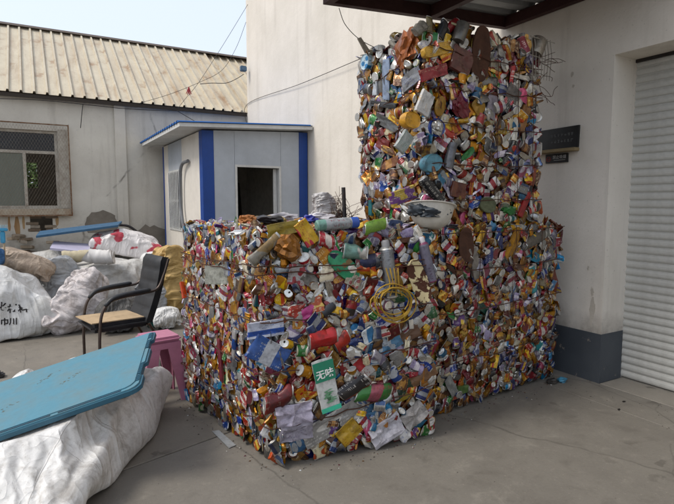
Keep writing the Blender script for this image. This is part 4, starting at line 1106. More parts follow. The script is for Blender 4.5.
hero(baleC, f, 'pad', 520, 216, 530, 193, 8, hm('#8c1a20', .4, .2), .05)
hero(baleC, f, 'pad', 532, 186, 535, 168, 6, hm('#c0562a', .45, 0), .05)
hero(baleC, f, 'pad', 490, 118, 494, 96, 14, hm('#9a929c', .6, 0), .05, 'paper_scrap', None, .01, 6, .6)
hero(baleC, f, 'pad', 519, 100, 508, 88, 17, hm('#a8a098', .5, .1, '#a8a098', '#5a5048'), .05)
hero(baleC, f, 'pad', 520, 130, 528, 106, 12, hm('#7a5638', .6, .1), .05)
hero(baleC, f, 'pad', 460, 46, 468, 40, 10, hm('#c4c0b8', .5, 0), .06, 'tin_lid', None, .01, 2, .1, rim=.003)
hero(baleC, f, 'pad', 504, 40, 510, 56, 10, ALU, .05, 'tin_sheet', None, .01, 1.8, .3)
hero(baleC, f, 'pad', 504, 58, 506, 72, 11, ALU, .05, 'tin_sheet', None, .01, 1.8, .3)
hero(baleC, f, 'pad', 452, 188, 466, 192, 17, hm('#a4562c', .5, .1, '#8a3a20', '#c08050', 2), .04)
hero(baleC, f, 'lathe', 457, 42, 463, 24, 14, None, .05, 'food_tin', None, prof=[(0, .96, 0), (.03, 1, 0), (.97, 1, 0), (1, .96, 0)], crumple=.3, mats=[hm('#6d6a64', .4, .5)])
hero(baleC, f, 'lathe', 534, 55, 540, 40, 16, None, .03, 'food_tin', 'bent tin with a blue stopper', prof=[(0, .96, 0), (.1, 1, 0), (.9, 1, 0), (1, .96, 0)], crumple=.5, mats=[STEEL])
hero(baleC, f, 'pad', 536, 46, 539, 52, 5, hm('#1b2c72', .4, 0), .07, 'plastic_cap', None, .01, 2.2, .1)
# tins poking out of the top
for (x1, y1, x2, y2, w, col) in ((416, 34, 424, 22, 12, '#77746c'), (428, 32, 431, 18, 8, '#8a7c54'), (438, 38, 446, 22, 12, '#26262c'), (448, 30, 458, 20, 10, '#7a1c2c')):
    hero(baleC, f, 'can', x1, y1, x2, y2, w, hm(col, .4, .4), .0, crumple=.3)

WA = {'crushed_can': 26, 'flattened_can': 24, 'squashed_can': 12, 'food_tin': 4, 'crumpled_foil': 12, 'crushed_carton': 8, 'paper_scrap': 5, 'tin_lid': 3, 'plastic_cap': 2, 'torn_sheet': 6, 'tab_strip': 5}
WL = dict(WA, flattened_can=36, tab_strip=9, torn_sheet=9, squashed_can=8)
WC = {'crushed_can': 13, 'flattened_can': 13, 'squashed_can': 5, 'food_tin': 8, 'crumpled_foil': 14, 'crushed_carton': 14, 'paper_scrap': 9, 'tin_lid': 5, 'plastic_cap': 5, 'torn_sheet': 16, 'tab_strip': 12}
WT = {'crushed_can': 10, 'flattened_can': 24, 'crumpled_foil': 16, 'crushed_carton': 10, 'paper_scrap': 14, 'torn_sheet': 12, 'squashed_can': 8}
dim = [w * {'white': .5, 'silver': .8, 'black': 1.6, 'brown': 2.6, 'red': .8, 'gold': 1.2}.get(n_, 1) for w, n_ in zip(LW, LNM)]
baleA.face(QA['front'], WA, .053, .86, .035, endon=.24)
baleA.face(QA['left'], WL, .046, .78, .02, bias=math.pi / 2, endon=.12, tilt=.3, out=(-.02, .006), flat=.75)
baleA.face(QA['top'], WT, .085, .9, .0, out=(-.02, .03), under=False)
baleB.face(QB['front'], WA, .052, .84, .03, lw=dim, endon=.15)
baleB.face(QB['right'], WA, .085, 1, .02, lw=dim, under=False)
baleB.face(QB['top'], WT, .09, 1, .0, under=False)
baleC.face(QC['front'], WC, .060, 1.02, .03, lw=dim)
baleC.face(QC['left'], WC, .062, 1.0, .02, lw=dim)
baleC.face(QC['right'], WC, .085, 1.1, .02, under=False, lw=dim)
baleC.face(QC['top'], WC, .085, 1.2, .0, out=(-.02, .05), under=False, tilt=.8)
core(baleA, A_lo, A_hi); core(baleB, B_lo, B_hi); core(baleC, C_lo, C_hi)
baleA.build(800); baleB.build(600); baleC.build(600)
lerp = lambda a, b, t: Vector(a).lerp(Vector(b), t)
def ring(b, lo, hi, t, o, seed, dz=(0, 0, 0)):
    p = [lerp(lo[i], hi[i], t) for i in (3, 0, 1)]; n1 = Vector((-1, -.1, 0)) * o; n2 = Vector((0, -1, 0)) * o
    strap(b, [p[0] + Vector((.12, .0, dz[0])), p[0] + n1 * .6 + Vector((0, -.03, dz[0])), p[1] + n1 * .8 + n2 * .8 + Vector((0, 0, dz[1])), p[2] + n2 + Vector((0, 0, dz[2]))], seed)
for k, (t, dz) in enumerate([(.20, (0, -.05, .06)), (.42, (.02, -.03, .05)), (.62, (0, .0, .03)), (.82, (0, 0, .02)), (.86, (-.02, 0, -.02))]): ring(baleA, A_lo, A_hi, t, .047, k, dz)
for k, t in enumerate((.28, .55, .78, .97)):
    p0, p1 = lerp(B_lo[0], B_hi[0], t), lerp(B_lo[1], B_hi[1], t); strap(baleB, [p0 + Vector((0, -.055, 0)), p1 + Vector((0, -.055, .02 * (k % 2)))], 20 + k)
for k, u in enumerate((.32, .58, .8)):
    p0, p1 = lerp(B_lo[0], B_lo[1], u), lerp(B_hi[0], B_hi[1], u); strap(baleB, [p0 + Vector((0, -.05, .1)), p1 + Vector((0, -.055, 0))], 30 + k, .0024, 0)
for k, (t, dz) in enumerate([(.12, (0, 0, 0)), (.3, (0, 0, .02)), (.52, (-.03, 0, -.02)), (.7, (-.05, 0, .0)), (.88, (-.1, .02, -.03))]): ring(baleC, C_lo, C_hi, t, .05, 40 + k, dz)
for k, u in enumerate((.55, .75, .9)):
    p0, p1 = lerp(C_lo[0], C_lo[1], u), lerp(C_hi[0], C_hi[1], u); strap(baleC, [p0 + Vector((0, -.05, .0)), p1 + Vector((0, -.055, 0))], 60 + k, .0024, 0)
# loose wire ends sticking out of the upper bale
rg = random.Random(9)
for k in range(12):
    p = Vector((3.34 + rg.uniform(-.08, .06), 2.72, 2.45 + rg.uniform(-.22, .22))); pts = [p]
    d = Vector((rg.uniform(.2, 1), rg.uniform(-.5, .0), rg.uniform(-.8, .5))).normalized()
    for q in range(5): p = p + d * rg.uniform(.02, .05); d = (d + Vector((rg.gauss(0, .4), rg.gauss(0, .3), rg.gauss(0, .4) - .1))).normalized(); pts.append(p)
    g = G(); g.tube(spline(pts, 4), .002, 5); g.obj('loose_wire', RUST, baleC.root)
g = G() # bent wire basket
for k in range(7):
    x = 3.20 + k * .035; g.tube([(x, 2.70, 2.72 - .02 * k % 3 * .01), (x + .012, 2.69, 2.60), (x + .03 - k * .004, 2.70, 2.42)], .003, 5)
g.tube([(3.18, 2.69, 2.71), (3.45, 2.69, 2.70)], .0035, 5); g.tube([(3.18, 2.69, 2.58), (3.47, 2.69, 2.56)], .0035, 5)
o = g.obj('wire_basket', plain('basket_wire', '#9a948a', .5, .6), baleC.root); o['label'] = 'bent wire basket at the top corner'
g = G(); g.prism([aty(358, 38, 3.5), aty(361, 37, 3.5), aty(371, 52, 3.5), aty(366, 53, 3.5)], (0, .015, 0)); g.obj('tin_strip', STEEL, baleC.root)

# ================================================================== SACKS AND LOOSE THINGS
def woven(name, col, grime='#6d6356', amt=.55, gscale=3.0, fine=260, rough=.5, blobs=None):
    m = MB(name); v = m.coord('Object')
    a = m.noise(v, gscale, 7, .7, .6); b = m.noise(v, gscale * 6, 5, .7)
    c = m.mix(m.math('MULTIPLY', m.ramp(a, .46, .68), amt), srgb(col), srgb(grime))
    c = m.mix(m.math('MULTIPLY', m.ramp(b, .52, .72), amt * .6), c, srgb(grime))
    if blobs:
        for k, bc in enumerate(blobs):
            w = m.noise(m.mapping(v, (5, 5, 5), (k * 7.3, k * 3.1, k)), 1, 2, .5)
            z = m.noise(m.mapping(v, (1.6, 1.6, 1.6), (k * 2.3, 9 + k, 0)), 1, 0, .5)
            c = m.mix(m.math('MULTIPLY', m.ramp(w, .56, .6), m.ramp(z, .5, .55)), c, srgb(bc))
    uv = m.n('ShaderNodeUVMap', uv_map='uv').outputs[0]
    us = m.sep(uv)
    def crease(sc, seed, pw): # sharp crinkle lines of stiff woven film
        w_ = m.n('ShaderNodeTexNoise', {'Vector': m.mapping(uv, (sc, sc * .8, 1), (seed, seed * 2, 0)), 'Scale': 1.0, 'Detail': 2.0, 'Roughness': .5, 'Distortion': .35}).outputs[0]
        return m.math('POWER', m.math('SUBTRACT', 1.0, m.math('MULTIPLY', m.math('ABSOLUTE', m.math('SUBTRACT', w_, .5)), 2.6)), pw)
    cr = m.math('ADD', crease(5, 3, 9), m.math('MULTIPLY', crease(11, 9, 9), .3))
    def line(x, k): return m.ramp(m.math('ABSOLUTE', m.math('SUBTRACT', m.math('FRACT', m.math('MULTIPLY', x, k)), .5)), 0, .012, 1, 0)
    fl = m.math('MAXIMUM', line(us[0], 5), line(us[1], 3))
    c = m.mix(m.math('MULTIPLY', fl, .14), c, srgb(grime))
    wv = m.math('ADD', m.math('SINE', m.math('MULTIPLY', us[0], 1900)), m.math('SINE', m.math('MULTIPLY', us[1], 1300)))
    m.bump(m.math('ADD', m.math('ADD', m.math('MULTIPLY', cr, 1.3), m.math('MULTIPLY', fl, .5)), m.math('ADD', m.math('MULTIPLY', b, .35), m.math('MULTIPLY', wv, .012))), .5, .012)
    return m.fin(c, m.ramp(b, .3, .7, rough, rough + .25), 0.0)

def sack_geo(dims, seed, res=(64, 40), lump=.18, fold=.1, fine=.04, ex=2.5, aniso=(1, 1, 2.2), lean=(0, 0), floor=True, taper=0.0, fk=1.7):
    rg = random.Random(seed); s = Vector((rg.uniform(0, 50), rg.uniform(0, 50), rg.uniform(0, 50)))
    n, m = res; V, F = [], []; D = Vector(dims); md = min(dims)
    sp = lambda c, e: math.copysign(abs(c) ** (2 / e), c)
    for j in range(m + 1):
        ph = -math.pi / 2 + math.pi * j / m
        for i in range(n):
            th = 2 * math.pi * i / n
            q = Vector((sp(math.cos(ph), ex) * sp(math.cos(th), ex), sp(math.cos(ph), ex) * sp(math.sin(th), ex), sp(math.sin(ph), ex)))
            nn = Vector((math.cos(ph) * math.cos(th), math.cos(ph) * math.sin(th), math.sin(ph)))
            p = Vector((q.x * D.x, q.y * D.y, q.z * D.z))
            w = Vector((p.x * aniso[0], p.y * aniso[1], p.z * aniso[2])) / md
            wp = w + Vector((noise.noise(w * .9 + s), noise.noise(w * .9 - s), noise.noise(w * .7 + s * 2))) * .55
            d = lump * noise.noise(w * .8 + s) * 1.4
            r1 = 1 - abs(noise.noise(wp * fk + s)) * 2.2; d += fold * (max(r1, -.4) ** 3 if r1 > 0 else r1 * .3)
            r2 = 1 - abs(noise.noise(wp * fk * 2.6 - s)) * 2.4; d += fine * (max(r2, 0) ** 2 - .3)
            d += fine * .5 * noise.noise(wp * 9 + s)
            p = p + nn * d * md
            t = (p.z / D.z + 1) / 2
            p.x *= 1 - taper * t; p.y *= 1 - taper * t
            p.x += lean[0] * t; p.y += lean[1] * t
            if floor and p.z < -D.z * .72: p.z = -D.z * .72 - (abs(p.z) - D.z * .72) * .02
            V.append(p)
    for j in range(m):
        for i in range(n): F.append((j * n + i, j * n + (i + 1) % n, (j + 1) * n + (i + 1) % n, (j + 1) * n + i))
    zmin = min(p.z for p in V)
    for p in V: p.z -= zmin
    return V, F

# real cloth bags: a sewn pillow blown up and let down over lumpy contents, then reused at other sizes
def pillow(L, W, nx, ny, h0, seed):
    V, F, idx = [], [], {}
    for s in (1, -1):
        for i in range(nx + 1):
            for j in range(ny + 1):
                if s == -1 and (i in (0, nx) or j in (0, ny)): idx[(s, i, j)] = idx[(1, i, j)]; continue
                u = i / nx * 2 - 1; v = j / ny * 2 - 1
                idx[(s, i, j)] = len(V); V.append((u * L / 2, v * W / 2, s * h0 * max(0, (1 - u ** 4) * (1 - v ** 4)) ** .5 + .01 * noise.noise((u * 3 + seed, v * 3, s))))
        for i in range(nx):
            for j in range(ny):
                q = (idx[(s, i, j)], idx[(s, i + 1, j)], idx[(s, i + 1, j + 1)], idx[(s, i, j + 1)]); F.append(q if s == 1 else q[::-1])
    return V, F
def contents(a, b, c, seed):
    vs_, fs = ico(4); V = []
    for v in vs_:
        d = 1 + .35 * noise.noise(v * 1.7 + Vector((seed * 7, 0, 0))); V.append((v.x * a * d, v.y * b * d, max(v.z * c * d, -c * .8)))
    return V, fs
def cloth_bag(seed, nx, ny, frames, p1, p2, h0, bend, fill, L=1.3, W=.85, lift=.3, tsw=16):
    V, F = pillow(L, W, nx, ny, h0, seed); tmp = []
    def add(vv, ff, z):
        me = bpy.data.meshes.new('cloth_work'); me.from_pydata(vv, [], ff); o = bpy.data.objects.new('cloth_work', me); C.objects.link(o); o.location.z = z; tmp.append(o); return o
    o = add(V, F, lift); fl = add([(-5, -5, 0), (5, -5, 0), (5, 5, 0), (-5, 5, 0)], [(0, 1, 2, 3)], 0)
    fl.modifiers.new('c', 'COLLISION'); fl.collision.thickness_outer = .005; fl.collision.cloth_friction = 20
    if fill:
        k = add(*contents(*fill, seed), lift); k.modifiers.new('c', 'COLLISION'); k.collision.thickness_outer = .01; k.collision.cloth_friction = 5
    m = o.modifiers.new('cloth', 'CLOTH'); q = m.settings
    q.quality = 4; q.mass = .03; q.tension_stiffness = q.compression_stiffness = 15; q.shear_stiffness = 4.5; q.bending_stiffness = bend
    q.tension_damping = q.compression_damping = 5; q.air_damping = 2; q.use_pressure = True; q.uniform_pressure_force = p1
    q.keyframe_insert('uniform_pressure_force', frame=tsw); q.uniform_pressure_force = p2; q.keyframe_insert('uniform_pressure_force', frame=tsw + 4); q.uniform_pressure_force = p1
    m.collision_settings.distance_min = .005; m.collision_settings.collision_quality = 2; m.collision_settings.use_self_collision = False
    m.point_cache.frame_start = 1; m.point_cache.frame_end = frames + 1
    for f_ in range(1, frames + 1): scene.frame_set(f_)
    ev = o.evaluated_get(bpy.context.evaluated_depsgraph_get()).to_mesh()
    A_ = np.array([tuple(v.co) for v in ev.vertices])
    for x in tmp: bpy.data.objects.remove(x, do_unlink=True)
    scene.frame_set(1)
    if not np.isfinite(A_).all() or np.abs(A_).max() > 5: A_ = np.array(V)
    lo, hi = A_.min(0), A_.max(0); A_ = (A_ - (lo + hi) / 2) / ((hi - lo) / 2)
    U_ = np.array([(v[0] / L + .5, v[1] / W + .5) for v in V])
    return A_, F, U_
BAGS = {'big': cloth_bag(8, 96, 62, 36, 0, -1, .40, .006, (.78, .5, .25), 2.0, 1.35), 'full': cloth_bag(0, 50, 34, 44, 8, .8, .15, .02, None), 'loose': cloth_bag(1, 66, 44, 46, 8, .8, .15, .02, (.5, .3, .2)),
        'heap': cloth_bag(3, 66, 44, 40, 0, -1, .36, .02, (.5, .32, .26)), 'crumple': cloth_bag(2, 54, 36, 40, 8, -2, .15, .02, (.5, .3, .2))}

def sack(name, lab, cat, loc, dims, mat, seed, rotz=0.0, rot=None, group=None, bag='loose', flip=(1, 1), up=False, press=None, sub=1, **kw):
    """dims are half sizes; up stands the bag on its short end"""
    A_, F, U_ = BAGS[bag]
    P = A_.copy()
    if up: P = P[:, [2, 1, 0]] * np.array([1, 1, -1])
    P = P * np.array([flip[0], flip[1], 1.0])
    odd = (flip[0] * flip[1] < 0)
    V = [Vector((p[0] * dims[0], p[1] * dims[1], (p[2] + 1) * dims[2])) for p in P]
    s_ = Vector((seed * 1.3, seed * .7, seed))
    for v in V:
        w = v / min(dims); v += Vector((noise.noise(w * .9 + s_), noise.noise(w * .9 - s_), noise.noise(w + s_ * 2) * min(1, v.z / dims[2]))) * .12 * min(dims)
        if v.z < 0: v.z = 0
    Rm = Matrix.Translation(loc) @ ((Matrix.Rotation(rotz, 4, 'Z')) if rot is None else (Matrix.Rotation(rot[2], 4, 'Z') @ Matrix.Rotation(rot[1], 4, 'Y') @ Matrix.Rotation(rot[0], 4, 'X')))
    if bag == 'big':
        for v in V: v.z *= .97 + .5 * v.x / dims[0]
    if press: V = press(V, Rm)
    me = mesh_of(name, V, [f[::-1] for f in F] if odd else F, mat, uv=U_, smooth=3.2)
    o = link(name, me); o.matrix_basis = Rm
    if sub:
        md = o.modifiers.new('smooth', 'SUBSURF'); md.levels = md.render_levels = sub
    return tag(o, lab, cat, group)

GS = 'sacks heaped in front of the warehouse'
W1 = woven('white_woven', '#cfcecb', '#77705f', .5)
W2 = woven('dirty_woven', '#cdc5c2', '#675c55', .75, 5.0)
W3 = woven('silver_sheet', '#a9abad', '#5f5f5c', .5, 4, rough=.3)
W4 = woven('grey_white_sheet', '#bfbdb8', '#6f6a60', .55, 3)
W5 = woven('printed_bag', '#d2cdca', '#948a80', .3, 3, blobs=('#c9b06a', '#5d8a50', '#b03a48'))
W6 = woven('mustard_woven', '#b3945a', '#6e5630', .5, 4)
W7 = woven('burlap', '#a3917e', '#6a5a4b', .6, 5)
W8 = woven('foreground_woven', '#d0ceca', '#6f6558', .6, 6.5, 420)
P1, P2, Q = Vector((.665, 3.63, .64)), Vector((.425, 2.80, .55)), Vector((-.21, 3.0, .35))
vx = (P2 - P1); wl = vx.length; ux = (Q - P2); ux = (ux - vx.normalized() * ux.dot(vx.normalized())); ll = 1.25; uz = ux.normalized()
nz = vx.normalized().cross(uz) * -1
if nz.z < 0: nz = -nz
def under_lid(V, Rm):
    """the lid presses the sack down where it lies"""
    inv = Rm.inverted(); v1 = vx.normalized(); out = []
    for p in V:
        w = Rm @ p; d = w - P1; h = d.dot(nz) + .056; a = d.dot(uz); b = d.dot(v1)
        m_ = max(-a, a - ll, -b * .3, b - wl, 0.0); k = max(0.0, 1 - m_ / .22)
        if h > 0: w = w - nz * h * (k * k * (3 - 2 * k))
        if w.z < 0: w.z = 0
        out.append(inv @ w)
    return out
# big sack in the foreground
fs = sack('woven_sack', 'large dirty white woven sack lying under the blue plastic lid', 'sack', (-.08, 3.28, 0), (.92, .58, .30), W8, 12, rotz=R(60), bag='big', press=under_lid, sub=2, group=GS)
# lettered sack
ls = sack('woven_sack', 'white woven sack with black handwriting at the left edge', 'sack', (-.52, 6.98, 0), (.66, .5, .40), W1, 21, rotz=R(8), bag='heap', flip=(-1, 1), group=GS)
def on_surface(o, me, M, d, lift=.004):
    """lay flat lettering on a lumpy surface: every point dropped along d"""
    bvh = BVHTree.FromPolygons([v.co for v in o.data.vertices], [tuple(p.vertices) for p in o.data.polygons])
    mw = wmat(o); inv = mw.inverted(); dl = (inv.to_3x3() @ Vector(d)).normalized()
    bm = bmesh.new(); bm.from_mesh(me); bmesh.ops.triangulate(bm, faces=bm.faces[:]); bmesh.ops.subdivide_edges(bm, edges=bm.edges[:], cuts=1)
    for v in bm.verts:
        p = inv @ (M @ v.co); h = bvh.ray_cast(p, dl)
        v.co = (h[0] - dl * lift) if h[0] is not None else p
    bm.to_mesh(me); bm.free(); return link('lettering', me, o, None, True)
INK = plain('black_ink', '#1b1a1c', .7)
for (tx_, px_, py_, sz, Yp) in (('材料', 18, 309, .10, 6.0), ('化', 1, 307, .10, 6.0), ('巾川', 9, 322, .08, 6.0)):
    p = aty(px_, py_, 6.1); M = frame(p, (1, .05, -.05), (0, -1, 0)); dirv = (p - CAM).normalized()
    on_surface(ls, text_mesh(tx_, sz, INK, bold=.003), M, dirv)
sack('woven_sack', 'stained pinkish white sack leaning over in front of the chair', 'sack', (.08, 6.72, .0), (.27, .27, .44), W2, 31, rot=(R(-14), R(40), R(-8)), bag='crumple', up=True, group=GS)
sack('plastic_bag', 'crumpled silver grey plastic bag on the heap behind the stained sack', 'bag', (.22, 7.55, .0), (.26, .22, .41), W3, 41, rotz=.3, bag='crumple', up=True, group=GS)
sack('woven_sack', 'broad pale grey sheet-wrapped sack behind the office chair', 'sack', (.85, 7.85, 0), (.72, .5, .36), W4, 51, rotz=.1, bag='crumple', flip=(1, -1), group=GS)
sack('woven_sack', 'grey woven sack at the bottom of the heap behind the rolls', 'sack', (.35, 8.75, 0), (.7, .55, .42), W4, 55, rotz=-.1, bag='full', group=GS)
sack('woven_sack', 'plain white sack supporting the printed bag on the heap', 'sack', (1.3, 8.8, 0), (.65, .5, .40), W4, 63, bag='full', flip=(-1, 1), group=GS)
sack('printed_bag', 'white bag printed with red and green lying on top of the heap', 'bag', (1.16, 8.45, .70), (.56, .30, .20), W5, 61, rot=(0, R(12), R(-6)), bag='heap', group=GS)
sack('plastic_bag', 'small white bag at the right end of the heap under the printed bag', 'bag', (1.42, 7.75, .55), (.17, .15, .13), W1, 67, bag='crumple', group=GS)
sack('woven_sack', 'mustard yellow woven sack beside the can bale', 'sack', (1.52, 7.05, 0), (.26, .28, .47), W6, 71, rotz=.2, bag='crumple', up=True, group=GS)
sack('plastic_bag', 'small white plastic bag on the ground between stool and mustard sack', 'bag', (1.30, 6.35, 0), (.17, .16, .13), W1, 81, bag='crumple', group=GS)
sack('burlap_sack', 'brown burlap sack on top of the lettered sack', 'sack', (-.20, 7.35, .62), (.34, .22, .15), W7, 91, rot=(0, R(24), R(-8)), bag='crumple', group=GS)
sack('burlap_sack', 'pale brown burlap sack at the far left edge of the heap', 'sack', (-.62, 7.4, .70), (.24, .22, .14), woven('burlap_pale', '#a89480', '#6a5646', .6, 5), 93, bag='crumple', flip=(-1, 1), group=GS)
sack('blue_bag', 'small dark blue bag at the left edge of the heap', 'bag', (-.40, 7.15, .78), (.07, .07, .10), woven('blue_bag', '#2f5a86', '#1c2c40', .4), 95, bag='crumple', up=True, group=GS)
sack('dark_bundle', 'dark grey bundle on the ground behind the chair arms', 'bundle', (.78, 6.45, 0), (.26, .22, .21), woven('dark_bundle', '#4a4845', '#26231f', .6, 6), 97, bag='crumple')
sack('woven_sack', 'grey plastic wrapped sack between chair back and mustard sack', 'sack', (1.22, 6.95, 0), (.2, .2, .26), W3, 99, bag='crumple', up=True, group=GS)

def roll(name, lab, p0, p1, r, mat, seed):
    rg = random.Random(seed); d = Vector(p1) - Vector(p0); g = G()
    pts = [Vector(p0) + d * t for t in np.linspace(0, 1, 14)]
    g.tube([p + Vector((0, 0, rg.gauss(0, .006))) for p in pts], [r * (1 + rg.gauss(0, .05)) for _ in pts], 18)
    e = d.normalized(); x = e.cross(Vector((0, 0, 1))).normalized(); y = x.cross(e)
    sp_ = [Vector(p1) + e * .004 + (x * math.cos(a) + y * math.sin(a)) * (r * .15 + r * .8 * a / 25) for a in np.linspace(0, 25, 70)]
    g.tube(sp_, .004, 4)
    o = g.obj(name, mat, smooth=1.2); return tag(o, lab, 'roll')
roll('foam_roll', 'cream foam roll lying on the heap at the left', aty(62, 257, 7.75), aty(92, 255, 7.75), .075, woven('cream_foam', '#b8ac8e', '#7d7058', .4), 1)
roll('foam_roll', 'white foam roll lying on the heap in front of the printed bag', aty(86, 256, 7.5), aty(113, 257, 7.4), .095, woven('white_foam', '#cdcac6', '#8d8478', .3), 2)
g = G(); g.prism([aty(50, 250, 8.1), aty(88, 254, 8.0), aty(92, 246, 8.4), aty(54, 243, 8.5)], (0, .0, .03)); tag(g.obj('foam_sheet', woven('lavender_foam', '#aaa6ba', '#7a7684', .3)), 'lavender grey foam sheet on the heap under the blue board', 'sheet')
g = G(); g.prism([aty(36, 238, 8.3), aty(118, 227, 8.3), aty(122, 223, 8.9), aty(40, 233, 8.9)], (0, 0, .03)); tag(g.obj('blue_board', plain('blue_board', '#2c5674', .5, 0, .4, '#22384c')), 'long thin blue board lying across the top of the heap', 'board')
g = G(); g.tube(spline([aty(118, 225, 8.7), aty(128, 226, 8.7), aty(136, 231, 8.7), aty(141, 236, 8.7)], 5), .02, 8); tag(g.obj('black_hose', BLACKP, smooth=1.2), 'short black hose at the end of the blue board', 'hose')
g = G(); g.prism([aty(37, 270, 7.6), aty(50, 272, 7.6), aty(50, 279, 7.5), aty(38, 277, 7.5)], (0, .012, 0)); tag(g.obj('cardboard_sheet', plain('cardboard', '#a38862', .85)), 'tan cardboard piece standing in the heap behind the lettered sack', 'cardboard')
# blue brush on a pale stick
br = thing('brush', 'blue headed brush on a pale stick rising from the heap at left', 'brush', aty(4, 268, 7.2))
g = G(); g.tube([aty(5.5, 270, 7.2), aty(4, 242, 7.2)], .010, 8); g.obj('handle', plain('pale_wood', '#b09a7c', .7), br, smooth=1.2)
g = G(); p = aty(3.2, 235.5, 7.2)
g.box(p.x - .03, p.x + .02, 7.18, 7.22, p.z - .09, p.z + .05, bev=.008); g.box(p.x - .06, p.x + .05, 7.17, 7.23, p.z + .05, p.z + .085, bev=.008); g.obj('head', plain('brush_blue', '#3d93b8', .5), br)
g = G(); rg = random.Random(1)
for k in range(26): g.tube([(p.x - .055 + k * .004, 7.2, p.z + .083), (p.x - .057 + k * .0042 + rg.uniform(-.004, .004), 7.2 + rg.uniform(-.03, .03), p.z + .125)], .0018, 3)
g.obj('bristles', plain('bristle', '#a8c4cc', .7), br)

# ---- blue plastic lid leaning over the foreground sack
BL = plain('lid_blue', '#487b8c', .5, 0, .65, '#66716d', 4.5, .2)
BLD = plain('lid_blue_edge', '#245568', .42, 0, .3, '#1c2f3a', 5)
ld = thing('crate_lid', 'large sky blue plastic crate lid resting on the foreground sack', 'lid', (0, 0, 0))
ld.matrix_basis = Matrix((uz, vx.normalized(), nz)).transposed().to_4x4(); 
if ld.matrix_basis.to_3x3().determinant() < 0: ld.matrix_basis = Matrix((uz, -vx.normalized(), nz)).transposed().to_4x4(); sgn = -1
else: sgn = 1
ld.location = P1
def lp(u, v): return (u, sgn * v)
def outline(inset=0.0, notch=True):
    i = inset; w, L_ = wl, ll; c_ = .045
    pts = [(i + .02, i), (L_ - i, i), (L_ - i, w - i), (c_ + i, w - i), (c_ * .45 + i, w - i - .012), (i + .012, w - c_ * .5 - i), (i, w - c_ - i)]
    if notch: pts += [(i, w - .16), (i + .018, w - .175), (i + .018, w - .33), (i, w - .345), (i, .32), (i + .018, .305), (i + .018, .17), (i, .155)]
    pts += [(i, i + .02)]
    return [lp(*q) for q in pts]
def plate(out, z0, z1, name, mat, parent):
    g = G(); g.prism([(a, b, z0) for a, b in out], (0, 0, z1 - z0)); return g.obj(name, mat, parent, local=True)
plate(outline(.0), -.035, -.012, 'rim', BLD, ld)
plate(outline(.012), -.0118, -.004, 'rim_step', BL, ld)
plate(outline(.035, False), -.0038, .002, 'panel', BL, ld)
plate(outline(.03), -.05, -.0352, 'skirt', BLD, ld)
g = G(); g.box(0, .022, -.004, .004, 0, .006)
rib_me = mesh_of('rib', g.v, g.f, BLD, g.m)
for v_ in list(np.arange(.05, .15, .02)) + list(np.arange(.18, .31, .02)) + list(np.arange(wl - .32, wl - .18, .02)) + list(np.arange(wl - .15, wl - .07, .02)):
    link('rib', rib_me, ld, Matrix.Translation((.012, sgn * v_, -.004)), True)
for u0, u1 in ((.1, .42), (.46, .8), (.84, 1.2)):
    g = G(); a, b = lp(u0, wl - .028), lp(u1, wl - .018); g.box(u0, u1, min(a[1], b[1]), max(a[1], b[1]), -.0036, -.0005); g.obj('slot', plain('slot_dark', '#173c4e', .5), ld, local=True)
for k, (u0, v0) in enumerate(((.42, .35), (.75, .5), (.6, .2), (.95, .42))):
    g = G(); rgk = random.Random(k)
    for q in range(14):
        a = u0 + rgk.uniform(-.03, .03) + q * .006; b = v0 + q * .008 + rgk.uniform(-.01, .01); g.prism([(a + x, sgn * b + y, .0021) for x, y in blob_poly(6, .007, .004, q, .5)], (0, 0, .0006))
    g.obj('mud_mark', plain('mud', '#5d6258', .9), ld, local=True)

# ---- pink plastic stool
PK = plain('pink_plastic', '#b4748a', .4, 0, .25, '#6a3a48', 6)
stl = thing('plastic_stool', 'pink plastic stool with splayed legs beside the can bale', 'stool', (.765, 4.06, 0), R(8))
g = G(); g.box(-.135, .135, -.135, .135, .455, .50, bev=.018); g.obj('seat', PK, stl, smooth=.6, local=True)
g = G(); g.box(-.128, .128, -.128, .128, .41, .4548); g.obj('apron', PK, stl, local=True)
for sx in (-1, 1):
    for sy in (-1, 1):
        g = G(); a, b = .125, .16
        t0 = [(sx * a, sy * a), (sx * (a - .10), sy * a), (sx * (a - .10), sy * (a - .012)), (sx * (a - .012), sy * (a - .012)), (sx * (a - .012), sy * (a - .10)), (sx * a, sy * (a - .10))]
        b0 = [(sx * b, sy * b), (sx * (b - .05), sy * b), (sx * (b - .05), sy * (b - .012)), (sx * (b - .012), sy * (b - .012)), (sx * (b - .012), sy * (b - .05)), (sx * b, sy * (b - .05))]
        n = 6; g.add([(x, y, .43) for x, y in t0] + [(x, y, 0) for x, y in b0], [tuple(range(n)), tuple(range(2 * n - 1, n - 1, -1))] + [(i, i + n, (i + 1) % n + n, (i + 1) % n) for i in range(n)]); g.obj('leg', PK, stl, local=True)

